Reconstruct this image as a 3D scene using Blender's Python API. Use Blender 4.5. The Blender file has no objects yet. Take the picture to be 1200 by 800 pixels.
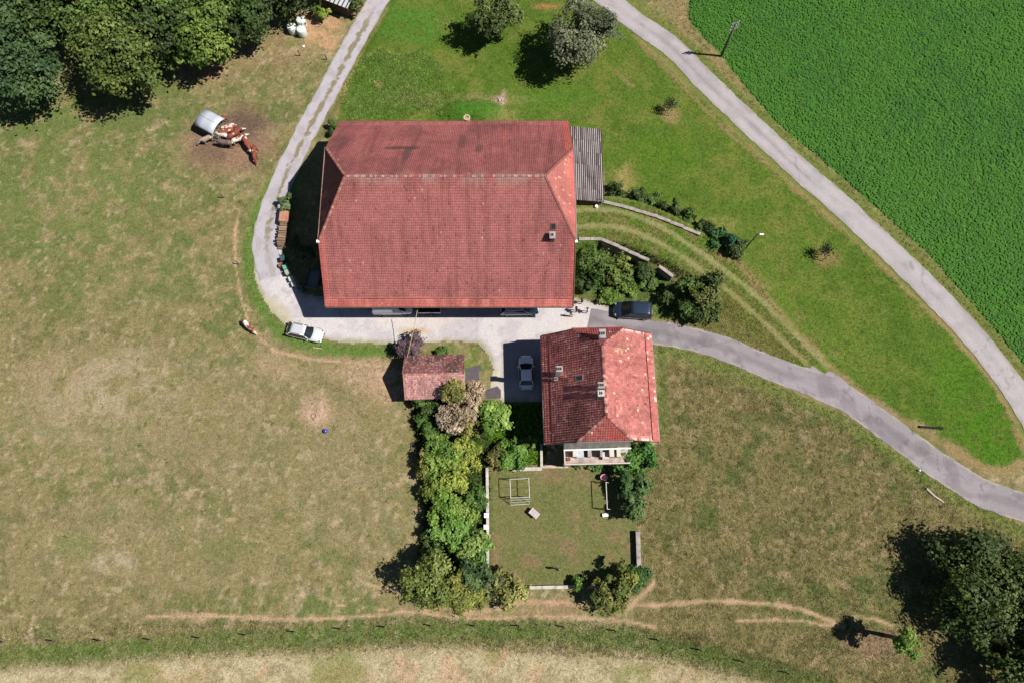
import bpy, bmesh, math, random
import numpy as np
from mathutils import Vector, Matrix
R = math.radians
random.seed(4); rng = np.random.default_rng(11)
sc = bpy.context.scene
col = sc.collection

# ---------------------------------------------------------------- camera, sky, sun
CAM_H, TILT, FOC = 78.0, R(14.65), 800.0
cd = bpy.data.cameras.new('camera'); cam = bpy.data.objects.new('camera', cd); col.objects.link(cam)
cd.sensor_width = 36.0; cd.lens = 24.0; cd.clip_start = 1.0; cd.clip_end = 6000.0
cam.location = (0, 0, CAM_H); cam.rotation_euler = (TILT, 0, 0)
sc.camera = cam

SUN_EL, SUN_S = R(53.5), R(7.5)          # sun stands in the east, a little to the south
w = bpy.data.worlds.new('World'); sc.world = w; w.use_nodes = True
wn = w.node_tree; bg = wn.nodes['Background']
sky = wn.nodes.new('ShaderNodeTexSky'); sky.sky_type = 'NISHITA'; sky.sun_disc = False
sky.air_density = 0.75; sky.dust_density = 0.1; sky.sun_elevation = SUN_EL; sky.sun_rotation = R(90) + SUN_S
wn.links.new(sky.outputs[0], bg.inputs[0]); bg.inputs[1].default_value = 0.05
sd = bpy.data.lights.new('sun', 'SUN'); so = bpy.data.objects.new('sun', sd); col.objects.link(so)
sd.energy = 5.0; sd.angle = R(0.5); sd.color = (1.0, 0.955, 0.89)
sdir = Vector((math.cos(SUN_EL) * math.cos(SUN_S), -math.cos(SUN_EL) * math.sin(SUN_S), math.sin(SUN_EL)))
so.rotation_euler = sdir.to_track_quat('Z', 'Y').to_euler(); so.location = (60, -8, 90)
vs = sc.view_settings; vs.view_transform = 'Standard'; vs.look = 'None'; vs.exposure = 0.6; vs.gamma = 1.0
vs.use_curve_mapping = False

# ---------------------------------------------------------------- survey helper: photo coordinates -> a place on the land
def P(px, py, z=0.0):
    u = (px - 600) / FOC; v = (400 - py) / FOC; c, s = math.cos(TILT), math.sin(TILT)
    t = (z - CAM_H) / (v * s - c)
    return (t * u, t * (v * c + s), z)
def PA(pts, z=0.0):
    return np.array([P(a, b, z)[:2] for a, b in pts])

def lin(c):
    c = np.asarray(c, float) / 255.0
    return np.where(c <= 0.04045, c / 12.92, ((c + 0.055) / 1.055) ** 2.4)
KA = 0.66                                  # a sunlit photo tone -> albedo
def A(r, g, b): return lin((r, g, b)) * KA

# ---------------------------------------------------------------- noise
def _hash(ix, iy, seed):
    h = (ix.astype(np.int64) * 374761393 + iy.astype(np.int64) * 668265263 + seed * 974634777) & 0xFFFFFFFF
    h = ((h ^ (h >> 13)) * 1274126177) & 0xFFFFFFFF
    return ((h ^ (h >> 16)) & 0xFFFF) / 65535.0
def vnoise(x, y, s, seed=0):
    x = np.asarray(x, float) / s; y = np.asarray(y, float) / s
    ix = np.floor(x); iy = np.floor(y); fx = x - ix; fy = y - iy
    fx = fx * fx * (3 - 2 * fx); fy = fy * fy * (3 - 2 * fy)
    a = _hash(ix, iy, seed); b = _hash(ix + 1, iy, seed); c = _hash(ix, iy + 1, seed); d = _hash(ix + 1, iy + 1, seed)
    return (a * (1 - fx) + b * fx) * (1 - fy) + (c * (1 - fx) + d * fx) * fy
def fbm(x, y, s, seed=0, o=4):
    t = 0; amp = 1; tot = 0
    for i in range(o):
        t = t + amp * vnoise(x + 17.3 * i, y - 9.1 * i, s / 2 ** i, seed + i); tot += amp; amp *= 0.55
    return t / tot
def sstep(a, b, x):
    t = np.clip((x - a) / (b - a), 0, 1); return t * t * (3 - 2 * t)
def dline(x, y, pts):
    d = np.full(np.shape(x), 1e9)
    for (ax, ay), (bx, by) in zip(pts[:-1], pts[1:]):
        vx, vy = bx - ax, by - ay; L = vx * vx + vy * vy + 1e-9
        t = np.clip(((x - ax) * vx + (y - ay) * vy) / L, 0, 1)
        d = np.minimum(d, np.hypot(x - ax - t * vx, y - ay - t * vy))
    return d
def inpoly(x, y, p):
    r = np.zeros(np.shape(x), bool); n = len(p)
    for i in range(n):
        x1, y1 = p[i]; x2, y2 = p[(i + 1) % n]
        if y1 == y2: continue
        r ^= ((y1 > y) != (y2 > y)) & (x < (x2 - x1) * (y - y1) / (y2 - y1) + x1)
    return r
def sdpoly(x, y, p):
    d = dline(x, y, list(p) + [p[0]]); return np.where(inpoly(x, y, p), d, -d)
def smooth_line(pts, step=0.5):
    pts = np.asarray(pts, float); P0 = np.vstack([2 * pts[0] - pts[1], pts, 2 * pts[-1] - pts[-2]]); out = []
    for i in range(1, len(P0) - 2):
        a, b, c, d = P0[i - 1], P0[i], P0[i + 1], P0[i + 2]
        n = max(2, int(np.linalg.norm(c - b) / step))
        for t in np.linspace(0, 1, n, endpoint=False):
            out.append(0.5 * ((2 * b) + (c - a) * t + (2 * a - 5 * b + 4 * c - d) * t * t + (3 * b - a - 3 * c + d) * t ** 3))
    out.append(P0[-2]); return np.array(out)

# ---------------------------------------------------------------- materials
def nodes(name):
    m = bpy.data.materials.new(name); m.use_nodes = True
    nt = m.node_tree; return m, nt, nt.nodes['Principled BSDF']
def mat(name, c, rough=0.7, var=0.12, scale=3.0, bump=0.0, metal=0.0, spec=0.3, coat=0.0, c2=None):
    m, nt, b = nodes(name)
    tc = nt.nodes.new('ShaderNodeTexCoord'); n = nt.nodes.new('ShaderNodeTexNoise')
    n.inputs['Scale'].default_value = scale; n.inputs['Detail'].default_value = 6
    nt.links.new(tc.outputs['Object'], n.inputs['Vector'])
    mx = nt.nodes.new('ShaderNodeMix'); mx.data_type = 'RGBA'
    c = np.asarray(c, float)
    lo = c * (1 - var * 1.6) if c2 is None else np.asarray(c2, float); hi = np.clip(c * (1 + var), 0, 0.95)
    rp = nt.nodes.new('ShaderNodeMapRange'); rp.inputs[1].default_value = 0.3; rp.inputs[2].default_value = 0.7
    nt.links.new(n.outputs[0], rp.inputs[0]); nt.links.new(rp.outputs[0], mx.inputs[0])
    mx.inputs[6].default_value = (*lo, 1); mx.inputs[7].default_value = (*hi, 1)
    nt.links.new(mx.outputs[2], b.inputs['Base Color'])
    b.inputs['Roughness'].default_value = rough; b.inputs['Metallic'].default_value = metal
    b.inputs['Specular IOR Level'].default_value = spec; b.inputs['Coat Weight'].default_value = coat
    if bump:
        n2 = nt.nodes.new('ShaderNodeTexNoise'); n2.inputs['Scale'].default_value = scale * 6
        nt.links.new(tc.outputs['Object'], n2.inputs['Vector'])
        bp = nt.nodes.new('ShaderNodeBump'); bp.inputs['Strength'].default_value = bump; bp.inputs['Distance'].default_value = 0.02
        nt.links.new(n2.outputs[0], bp.inputs['Height']); nt.links.new(bp.outputs[0], b.inputs['Normal'])
    return m
def mat_attr(name, rough=0.85, scales=(9.0, 2.2), amt=(0.35, 0.2), bump=0.4, spec=0.15, transl=0.0, island=0.0):
    """colour from the mesh's own 'Col' layer, broken up by fine noise"""
    m, nt, b = nodes(name); L = nt.links
    at = nt.nodes.new('ShaderNodeAttribute'); at.attribute_name = 'Col'
    geo = nt.nodes.new('ShaderNodeNewGeometry')
    prev = at.outputs['Color']
    for s, a in zip(scales, amt):
        n = nt.nodes.new('ShaderNodeTexNoise'); n.inputs['Scale'].default_value = s; n.inputs['Detail'].default_value = 5
        L.new(geo.outputs['Position'], n.inputs['Vector'])
        mr = nt.nodes.new('ShaderNodeMapRange'); mr.inputs[1].default_value = 0.3; mr.inputs[2].default_value = 0.7
        mr.inputs[3].default_value = 1 - a; mr.inputs[4].default_value = 1 + a
        L.new(n.outputs[0], mr.inputs[0])
        vm = nt.nodes.new('ShaderNodeVectorMath'); vm.operation = 'SCALE'
        L.new(prev, vm.inputs[0]); L.new(mr.outputs[0], vm.inputs['Scale']); prev = vm.outputs[0]; last = n
    if island:
        mr = nt.nodes.new('ShaderNodeMapRange'); mr.inputs[3].default_value = 1 - island; mr.inputs[4].default_value = 1 + island
        L.new(geo.outputs['Random Per Island'], mr.inputs[0])
        vm = nt.nodes.new('ShaderNodeVectorMath'); vm.operation = 'SCALE'
        L.new(prev, vm.inputs[0]); L.new(mr.outputs[0], vm.inputs['Scale']); prev = vm.outputs[0]
    L.new(prev, b.inputs['Base Color'])
    b.inputs['Roughness'].default_value = rough; b.inputs['Specular IOR Level'].default_value = spec
    if bump and scales:
        bp = nt.nodes.new('ShaderNodeBump'); bp.inputs['Strength'].default_value = bump; bp.inputs['Distance'].default_value = 0.05
        L.new(last.outputs[0], bp.inputs['Height']); L.new(bp.outputs[0], b.inputs['Normal'])
    if transl:
        tr = nt.nodes.new('ShaderNodeBsdfTranslucent'); L.new(prev, tr.inputs[0])
        ms = nt.nodes.new('ShaderNodeMixShader'); ms.inputs[0].default_value = transl
        L.new(b.outputs[0], ms.inputs[1]); L.new(tr.outputs[0], ms.inputs[2])
        L.new(ms.outputs[0], nt.nodes['Material Output'].inputs[0])
    return m

# ---------------------------------------------------------------- mesh building
def tag(o, label=None, cat=None, group=None, kind=None):
    if label: o['label'] = label
    if cat: o['category'] = cat
    if group: o['group'] = group
    if kind: o['kind'] = kind
    return o
def empty(name, label, cat, loc=(0, 0, 0), rz=0.0, group=None):
    o = bpy.data.objects.new(name, None); o.empty_display_size = 0.3; col.objects.link(o)
    o.location = loc; o.rotation_euler = (0, 0, rz); return tag(o, label, cat, group)
def link(name, me, m, parent=None):
    for q in (m if isinstance(m, (list, tuple)) else [m]): me.materials.append(q)
    o = bpy.data.objects.new(name, me); col.objects.link(o); o.parent = parent; return o
def copy_tree(o, parent=None):
    c = o.copy(); col.objects.link(c); c.parent = parent
    for ch in list(o.children): copy_tree(ch, c)
    return c
def np_mesh(name, V, F, C=None, smooth=False):
    """V (n,3), F (m,k) all the same k, C (n,3) colours"""
    V = np.ascontiguousarray(V, np.float32); F = np.ascontiguousarray(F, np.int32)
    me = bpy.data.meshes.new(name); m, k = F.shape
    me.vertices.add(len(V)); me.vertices.foreach_set('co', V.ravel())
    me.loops.add(m * k); me.loops.foreach_set('vertex_index', F.ravel())
    me.polygons.add(m); me.polygons.foreach_set('loop_start', np.arange(0, m * k, k, dtype=np.int32))
    me.update(calc_edges=True)
    if smooth: me.polygons.foreach_set('use_smooth', np.ones(m, bool))
    if C is not None:
        a = me.attributes.new('Col', 'FLOAT_COLOR', 'POINT')
        a.data.foreach_set('color', np.ascontiguousarray(np.hstack([C, np.ones((len(C), 1))]), np.float32).ravel())
    me.validate(); return me

class MB:
    def __init__(s): s.v = []; s.f = []; s.m = []
    def add(s, vs, fs, mi=0):
        o = len(s.v); s.v += [tuple(q) for q in vs]; s.f += [tuple(i + o for i in f) for f in fs]; s.m += [mi] * len(fs); return s
    def box(s, c, d, rz=0.0, mi=0, taper=1.0, rx=0.0, ry=0.0):
        M = Matrix.Translation(c) @ Matrix.Rotation(rz, 4, 'Z') @ Matrix.Rotation(ry, 4, 'Y') @ Matrix.Rotation(rx, 4, 'X')
        x, y, z = d[0] / 2, d[1] / 2, d[2] / 2; t = taper
        vs = [(-x, -y, -z), (x, -y, -z), (x, y, -z), (-x, y, -z), (-x * t, -y * t, z), (x * t, -y * t, z), (x * t, y * t, z), (-x * t, y * t, z)]
        return s.add([M @ Vector(q) for q in vs], [(3, 2, 1, 0), (4, 5, 6, 7), (0, 1, 5, 4), (1, 2, 6, 5), (2, 3, 7, 6), (3, 0, 4, 7)], mi)
    def tube(s, pts, rad, n=8, cap=True, mi=0):
        pts = [Vector(p) for p in pts]; k = len(pts)
        if not hasattr(rad, '__len__'): rad = [rad] * k
        rings = []; up = Vector((0, 0, 1))
        for i, p in enumerate(pts):
            d = (pts[min(i + 1, k - 1)] - pts[max(i - 1, 0)]).normalized()
            a = d.cross(up if abs(d.z) < 0.95 else Vector((1, 0, 0))).normalized(); b = d.cross(a)
            rings.append([p + (a * math.cos(2 * math.pi * j / n) + b * math.sin(2 * math.pi * j / n)) * rad[i] for j in range(n)])
        vs = [q for r in rings for q in r]; fs = []
        for i in range(k - 1):
            for j in range(n):
                fs.append((i * n + j, i * n + (j + 1) % n, (i + 1) * n + (j + 1) % n, (i + 1) * n + j))
        if cap: fs += [tuple(range(n - 1, -1, -1)), tuple(range((k - 1) * n, k * n))]
        return s.add(vs, fs, mi)
    def loft(s, rings, closed=True, cap=True, mi=0):
        n = len(rings[0]); vs = [q for r in rings for q in r]; fs = []
        for i in range(len(rings) - 1):
            for j in range(n if closed else n - 1):
                fs.append((i * n + j, i * n + (j + 1) % n, (i + 1) * n + (j + 1) % n, (i + 1) * n + j))
        if cap: fs += [tuple(range(n - 1, -1, -1)), tuple(range((len(rings) - 1) * n, len(rings) * n))]
        return s.add(vs, fs, mi)
    def prism(s, poly, z0, z1, mi=0):
        n = len(poly); vs = [(x, y, z0) for x, y in poly] + [(x, y, z1) for x, y in poly]
        fs = [tuple(range(n - 1, -1, -1)), tuple(range(n, 2 * n))] + [(i, (i + 1) % n, n + (i + 1) % n, n + i) for i in range(n)]
        return s.add(vs, fs, mi)
    def slab(s, quad, t, mi=0):
        q = [Vector(a) for a in quad]; nn = (q[1] - q[0]).cross(q[2] - q[0]).normalized() * t; n = len(q)
        vs = q + [a - nn for a in q]
        fs = [tuple(range(n)), tuple(range(2 * n - 1, n - 1, -1))] + [(i, n + i, n + (i + 1) % n, (i + 1) % n) for i in range(n)]
        return s.add(vs, fs, mi)
    def build(s, name, m, parent=None, smooth=False, bevel=0.0):
        me = bpy.data.meshes.new(name); me.from_pydata(s.v, [], s.f)
        bm = bmesh.new(); bm.from_mesh(me)
        for f, i in zip(bm.faces, s.m): f.material_index = i
        bmesh.ops.recalc_face_normals(bm, faces=bm.faces)
        if bevel: bmesh.ops.bevel(bm, geom=list(bm.edges), offset=bevel, segments=1, affect='EDGES', clamp_overlap=True)
        bm.to_mesh(me); bm.free()
        if smooth: me.polygons.foreach_set('use_smooth', [True] * len(me.polygons))
        return link(name, me, m, parent)
def skin_mesh(name, pts, edges, rad, root=0, sub=1):
    me = bpy.data.meshes.new(name + '_rig'); me.from_pydata(pts, edges, [])
    o = bpy.data.objects.new(name + '_rig', me); col.objects.link(o)
    o.modifiers.new('skin', 'SKIN'); sb = o.modifiers.new('sub', 'SUBSURF'); sb.levels = sub; sb.render_levels = sub
    for i, r in enumerate(rad):
        r = r if hasattr(r, '__len__') else (r, r)
        me.skin_vertices[0].data[i].radius = r; me.skin_vertices[0].data[i].use_root = (i == root)
    dg = bpy.context.evaluated_depsgraph_get()
    res = bpy.data.meshes.new_from_object(o.evaluated_get(dg)); res.name = name
    bpy.data.objects.remove(o); bpy.data.meshes.remove(me)
    res.polygons.foreach_set('use_smooth', [True] * len(res.polygons)); return res
# ================================================================ LAND: lie of the land, regions
ROAD1 = smooth_line(PA([(640, -60), (690, -20), (739, 21), (788, 56), (826, 95), (870, 137), (934, 196), (980, 236), (1049, 300), (1129, 381), (1177, 440), (1211, 492), (1236, 545), (1262, 600), (1330, 690)]), 0.25)
ROAD2 = smooth_line(PA([(690, 374), (745, 386), (800, 395), (850, 409), (900, 430), (957, 451), (1000, 472), (1057, 514), (1103, 547), (1150, 576), (1200, 594), (1262, 610), (1340, 640)]), 0.25)
TRACK = smooth_line(PA([(480, -45), (449, -8), (425, 32), (404, 70), (383, 110), (362, 148), (341, 190), (326, 224), (316, 256), (311, 290), (319, 325)]), 0.2)
RAMP = smooth_line(PA([(672, 268), (715, 264), (760, 276), (810, 298), (860, 332), (905, 372), (960, 425)]), 0.4)
RAMP_LEN = np.concatenate([[0], np.cumsum(np.linalg.norm(np.diff(RAMP, axis=0), axis=1))])
YARD = PA([(298, 300), (298, 325), (305, 346), (316, 364), (333, 380), (352, 391), (384, 400), (424, 404), (466, 404), (505, 402), (540, 401), (560, 404), (571, 414), (577, 432), (573, 446), (577, 460), (588, 470), (600, 471), (636, 472), (642, 396), (700, 396), (745, 399), (765, 401), (767, 377), (745, 372), (724, 362), (703, 355), (680, 351), (640, 340), (420, 340), (380, 347), (357, 344), (350, 332), (341, 318), (334, 302), (331, 285)])
def land_z(x, y):
    x = np.asarray(x, float); y = np.asarray(y, float)
    best = np.full(x.shape, 1e9); s = np.zeros(x.shape)
    near = (x > 5) & (x < 45) & (y > 10) & (y < 48)
    if near.any():
        xn, yn = x[near], y[near]; b = np.full(xn.shape, 1e9); sn = np.zeros(xn.shape)
        for i in range(0, len(RAMP) - 1, 2):
            d = np.hypot(xn - RAMP[i, 0], yn - RAMP[i, 1]); k = d < b; b[k] = d[k]; sn[k] = RAMP_LEN[i]
        best[near] = b; s[near] = sn
    top = 2.1 * (1 - sstep(2, RAMP_LEN[-1] - 3, s))
    half = 2.9 - 0.9 * sstep(8, 26, s)
    fall = 1 - sstep(half, half + 0.35 + 1.6 * sstep(9, 22, s), best)
    return top * fall
def ramp_top(x, y):
    d = np.hypot(RAMP[:, 0] - x, RAMP[:, 1] - y); return float(2.1 * (1 - sstep(2, RAMP_LEN[-1] - 3, RAMP_LEN[int(d.argmin())])))
def hz(x, y): return float(land_z(np.array([x]), np.array([y]))[0])
def PZ(px, py):
    z = 0.0
    for _ in range(4): q = P(px, py, z); z = hz(q[0], q[1])
    return (q[0], q[1], z)

LAWN = PA([(470, -40), (440, 20), (405, 90), (390, 135), (385, 160), (700, 160), (712, 240), (760, 258), (835, 290), (870, 312), (905, 352), (955, 405), (1010, 458), (1065, 490), (1110, 515), (1150, 542), (1180, 548), (1200, 530), (1192, 500), (1155, 440), (1110, 388), (1020, 299), (960, 245), (900, 193), (850, 145), (800, 95), (745, 42), (690, -5), (660, -40)])
CROP = PA([(812, -60), (809, -8), (807, 22), (815, 34), (842, 63), (870, 98), (905, 140), (985, 207), (1085, 296), (1165, 386), (1215, 448), (1290, 560), (1500, 560), (1500, -120)])
GARDEN = PA([(574, 548), (745, 548), (748, 684), (574, 684)])
STUB = PA([(-120, 790), (0, 783), (100, 779), (200, 769), (300, 765), (400, 764), (500, 757), (580, 760), (660, 768), (740, 766), (800, 778), (860, 792), (940, 815), (940, 900), (-120, 900)])
RPAST = PA([(770, 400), (840, 416), (900, 446), (996, 490), (1092, 560), (1200, 616), (1300, 660), (1300, 830), (940, 812), (780, 752), (745, 730), (748, 545), (772, 520)])
NETTLE = PA([(402, 105), (420, 72), (446, 58), (470, 66), (496, 60), (520, 82), (516, 100), (540, 106), (520, 118), (520, 138), (498, 130), (470, 140), (430, 138), (404, 143)])
LINES = dict(
    trail=[([(176, 722), (250, 721), (340, 725), (420, 722), (480, 716), (520, 714)], .30), ([(395, 709), (430, 711), (470, 717)], .18), ([(430, 684), (480, 694)], .22),
           ([(530, 720), (565, 716), (590, 707), (640, 705), (690, 709)], .42), ([(480, 716), (560, 724), (620, 722), (690, 723), (740, 728), (768, 735)], .26),
           ([(735, 709), (780, 708), (830, 703.5), (900, 707), (940, 714), (988, 733)], .34), ([(862, 727), (930, 726), (965, 732), (990, 735)], .2), ([(735, 712), (755, 695), (772, 676)], .3),
           ([(281, 245), (276, 275), (276, 305), (282, 345), (292, 382)], .33), ([(299, 388), (318, 408), (350, 418), (400, 424), (450, 430)], .25), ([(318, 408), (330, 420)], .2),
           ([(1000, 722), (1030, 726), (1045, 733)], .35)],
    dry=[([(742, 42), (800, 101), (850, 151), (900, 194), (960, 246), (1021, 300), (1110, 387), (1160, 443), (1190, 500), (1198, 528)], .42),
         ([(838, 300), (868, 318), (903, 356), (950, 407), (1008, 461), (1063, 495), (1108, 521), (1150, 547), (1183, 551), (1198, 538)], .6),
         ([(800, -10), (797, 12), (803, 38)], 1.0), ([(880, 20), (820, 58)], .1), ([(722, 84), (744, 105)], .3),
         ([(455, 8), (425, 62), (402, 112), (393, 140)], .32), ([(900, 152), (975, 218), (1069, 303), (1145, 384), (1200, 450)], .22), ([(808, 42), (870, 105)], .35)],
    rut=[([(676, 256), (715, 255), (760, 268), (800, 289), (850, 322), (890, 352), (930, 390), (968, 428)], .3), ([(676, 274), (720, 274), (760, 287), (800, 308), (845, 338), (880, 366), (920, 402), (950, 430)], .3)],
    green=[([(392, 92), (365, 140), (330, 200), (302, 250), (293, 290), (294, 320), (304, 352), (325, 386), (350, 401), (400, 410), (440, 412), (470, 410)], .7),
           ([(-60, 768), (100, 763), (200, 755), (300, 749), (400, 744), (500, 739), (600, 739), (700, 745), (780, 756), (850, 771), (930, 792), (1000, 815)], .85),
           ([(350, 205), (335, 260), (333, 300), (345, 330)], .5)])
LINES = {k: [(smooth_line(PA(p), 0.6), wd) for p, wd in v] for k, v in LINES.items()}
def blob(x, y, px, py, rx, ry, soft=0.35, seed=1):
    c = P(px, py); k = 0.106
    d = np.hypot((x - c[0]) / (rx * k), (y - c[1]) / (ry * k)) + (fbm(x, y, 1.6, seed) - .5) * 0.9
    return 1 - sstep(1 - soft, 1 + soft, d)
def mixc(C, c, m): return C * (1 - m[..., None]) + np.asarray(c) * m[..., None]

def land_colour(x, y, fine=True):
    n1 = fbm(x, y, 9.0, 3); n2 = fbm(x, y, 2.2, 8); n3 = fbm(x, y, 0.9, 21, 3); n4 = fbm(x, y, 26.0, 33, 2)
    jit = (n3 - .5)
    C = np.ones(np.shape(x) + (3,)) * A(138, 128, 82)
    C = mixc(C, A(118, 109, 68), sstep(.46, .64, n2 * .45 + n3 * .55))
    C = mixc(C, A(170, 152, 118), sstep(.56, .72, fbm(x, y, 1.5, 77) * .7 + n1 * .3) * .7)
    # greener towards the wood in the north-west, drier to the south
    c0 = P(120, 220); bias = 0.11 * np.exp(-((x - c0[0]) ** 2 / 30 ** 2 + (y - c0[1]) ** 2 / 16 ** 2)) - 0.02
    g = sstep(.50, .58, .28 * n1 + .40 * n2 + .32 * n3 + bias)
    C = mixc(C, A(110, 118, 62), g * .7)
    g2 = sstep(.56, .64, .3 * n1 + .4 * fbm(x, y, 1.3, 55) + .3 * n3 + bias * .9)
    C = mixc(C, A(96, 114, 54), g2 * .6)
    sp = sstep(.68, .8, fbm(x, y, .55, 95, 2)); C = mixc(C, A(186, 168, 132), sp * .55)
    C = mixc(C, A(96, 92, 54), sstep(.66, .8, fbm(x, y, .5, 97, 2)) * .5)
    c1 = P(-5, 120); C = mixc(C, A(98, 122, 52), np.exp(-((x - c1[0] - 8) ** 2 / 16 ** 2 + (y - c1[1]) ** 2 / 7 ** 2)) * .6 * sstep(.35, .6, n2))
    for px, py, rx, ry, cc, a in [(120, 480, 130, 70, (160, 142, 106), .5), (330, 500, 90, 90, (152, 134, 98), .4), (160, 640, 150, 40, (154, 136, 100), .4), (420, 560, 60, 90, (150, 134, 96), .4), (100, 230, 110, 60, (112, 126, 62), .5), (150, 330, 90, 40, (114, 124, 66), .35), (130, 455, 60, 38, (178, 162, 132), .5), (135, 658, 22, 12, (180, 164, 136), .55), (60, 440, 40, 20, (160, 140, 105), .5), (90, 640, 25, 14, (120, 128, 70), .6), (270, 640, 40, 12, (112, 120, 62), .5),
                                  (310, 60, 60, 28, (158, 126, 92), .5), (240, 85, 35, 16, (168, 132, 100), .8), (372, 40, 26, 26, (196, 152, 112), .9), (365, 28, 30, 14, (190, 145, 110), .8), (440, 435, 45, 18, (184, 152, 122), .65), (452, 452, 18, 22, (190, 156, 126), .7),
                                  (200, 320, 40, 40, (96, 116, 58), .35), (330, 430, 40, 15, (172, 150, 112), .6), (430, 470, 30, 20, (160, 135, 95), .4)]:
        C = mixc(C, A(*cc), blob(x, y, px, py, rx, ry, .5) * a * sstep(.25, .6, n2 + jit * .5))
    # right-hand pasture: darker, tussocky
    rp = sstep(-.3, .3, sdpoly(x, y, RPAST))
    Cr = np.ones(C.shape) * A(126, 117, 70)
    Cr = mixc(Cr, A(102, 98, 54), sstep(.44, .62, n3 * .6 + n2 * .4) * .8)
    Cr = mixc(Cr, A(158, 138, 98), sstep(.54, .7, fbm(x, y, .7, 91, 3) * .7 + n2 * .3) * .8)
    Cr = mixc(Cr, A(84, 104, 42), sstep(.55, .68, n1 * .5 + n2 * .5) * .6)
    C = C * (1 - rp[..., None]) + Cr * rp[..., None]
    C = mixc(C, A(110, 125, 52), rp * (1 - sstep(0, 2.2, dline(x, y, PA([(770, 402), (900, 450), (996, 492), (1092, 562), (1200, 622)]))) ) * .8)
    C = mixc(C, A(104, 122, 50), rp * (1 - sstep(0, 1.6, dline(x, y, PA([(772, 405), (774, 500)]))) ) * .7)
    C = (C * .88 + C.mean(-1)[..., None] * .12) * np.array([1.03, 1.01, 1.0])
    # meadow north and east of the barn
    lw = sstep(-.4, .5, sdpoly(x, y, LAWN) + jit * .8)
    Cl = np.ones(C.shape) * A(90, 114, 42)
    Cl = mixc(Cl, A(112, 122, 54), sstep(.45, .65, n2) * .75)
    Cl = mixc(Cl, A(78, 104, 34), sstep(.5, .66, n1 * .5 + n3 * .5) * .75)
    Cl = mixc(Cl, A(120, 122, 62), sstep(.55, .7, n4 * .5 + n2 * .5) * .6)
    for px, py, rx, ry, cc, a in [(1130, 460, 45, 60, (78, 118, 32), .8), (1165, 520, 30, 30, (76, 118, 30), .8), (780, 180, 50, 30, (86, 118, 36), .7), (640, 115, 60, 18, (88, 122, 42), .7), (480, 30, 40, 30, (80, 122, 44), .8), (900, 290, 30, 40, (118, 124, 58), .6), (1000, 400, 40, 50, (98, 118, 46), .5), (730, 215, 12, 26, (150, 138, 84), .85), (840, 265, 30, 12, (132, 130, 70), .7),
                                  (640, 8, 14, 4, (170, 120, 80), .8), (786, 134, 12, 13, (150, 132, 88), .9), (968, 302, 14, 12, (140, 122, 78), .8), (540, 118, 70, 10, (140, 132, 84), .6), (585, 115, 9, 12, (176, 150, 124), .9), (590, 135, 30, 8, (140, 136, 80), .6), (445, 100, 5, 5, (170, 150, 90), .9)]:
        C_ = blob(x, y, px, py, rx, ry, .5) * a * sstep(.2, .55, n2 + jit * .5); Cl = mixc(Cl, A(*cc), C_)
    nt_ = sstep(-.6, .6, sdpoly(x, y, NETTLE) + jit)
    Cl = mixc(Cl, A(72, 102, 46), nt_ * .45 * sstep(.35, .6, n2))
    C = C * (1 - lw[..., None]) + Cl * lw[..., None]
    # ramp up to the barn
    dr = dline(x, y, RAMP[::3]); rm = 1 - sstep(2.6, 3.6, dr + jit * 1.2)
    Cq = np.ones(C.shape) * A(106, 116, 54); Cq = mixc(Cq, A(90, 118, 40), sstep(.45, .6, n2) * .7); Cq = mixc(Cq, A(140, 128, 82), sstep(.5, .7, n3) * .5)
    C = C * (1 - rm[..., None]) + Cq * rm[..., None]
    # verge between ramp and road
    vg = sstep(-.2, .4, sdpoly(x, y, PA([(770, 372), (830, 388), (905, 415), (958, 430), (900, 370), (850, 330), (800, 330)])) + jit)
    C = mixc(C, A(112, 112, 58), vg * .8)
    # strip between the upper road and the crop
    s1 = (1 - sstep(1.4, 4.2, dline(x, y, ROAD1[::5]) + jit)) * (1 - lw)
    C = mixc(C, A(110, 122, 56), s1 * .9)
    ck = sstep(-.12, .12, sdpoly(x, y, CROP) + jit * .35); C = mixc(C, A(68, 116, 40), ck)
    # garden lawn
    gl = sstep(-.2, .2, sdpoly(x, y, GARDEN))
    Cg = np.ones(C.shape) * A(120, 118, 66); Cg = mixc(Cg, A(110, 116, 58), sstep(.46, .6, n2 * .6 + n1 * .4) * .8); Cg = mixc(Cg, A(146, 116, 84), sstep(.52, .68, fbm(x, y, 2.2, 66)) * .6)
    Cg = Cg * .85 + Cg.mean(-1)[..., None] * .15; C = C * (1 - gl[..., None]) + Cg * gl[..., None]
    C = mixc(C, A(96, 132, 40), sstep(-.2, .4, sdpoly(x, y, PA([(545, 404), (566, 410), (574, 424), (572, 440), (560, 445), (505, 420), (500, 402)]))) * .5 * sstep(.3, .6, n3))
    C = mixc(C, A(88, 128, 30), sstep(-.2, .4, sdpoly(x, y, PA([(570, 470), (640, 470), (640, 545), (570, 545)]))) * .9)
    C = mixc(C, A(62, 88, 36), sstep(-.6, .6, sdpoly(x, y, PA([(482, 470), (575, 470), (575, 690), (480, 700), (498, 600)]))) * .9)
    C = mixc(C, A(80, 112, 44), sstep(-.3, .5, sdpoly(x, y, PA([(668, 285), (700, 285), (790, 328), (830, 372), (770, 375), (724, 360), (668, 345)]))) * .7)
    # stubble to the south
    sb = sstep(-.7, .7, sdpoly(x, y, STUB) + jit * 2.2)
    Cs = np.ones(C.shape) * A(182, 169, 134); Cs = mixc(Cs, A(160, 148, 114), sstep(.45, .65, n3)); Cs = mixc(Cs, A(196, 160, 130), sstep(.55, .7, n2) * .6); Cs = mixc(Cs, A(128, 134, 76), sstep(.54, .68, n1 * .5 + n2 * .5) * .7)
    C = C * (1 - sb[..., None]) + Cs * sb[..., None]
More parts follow.
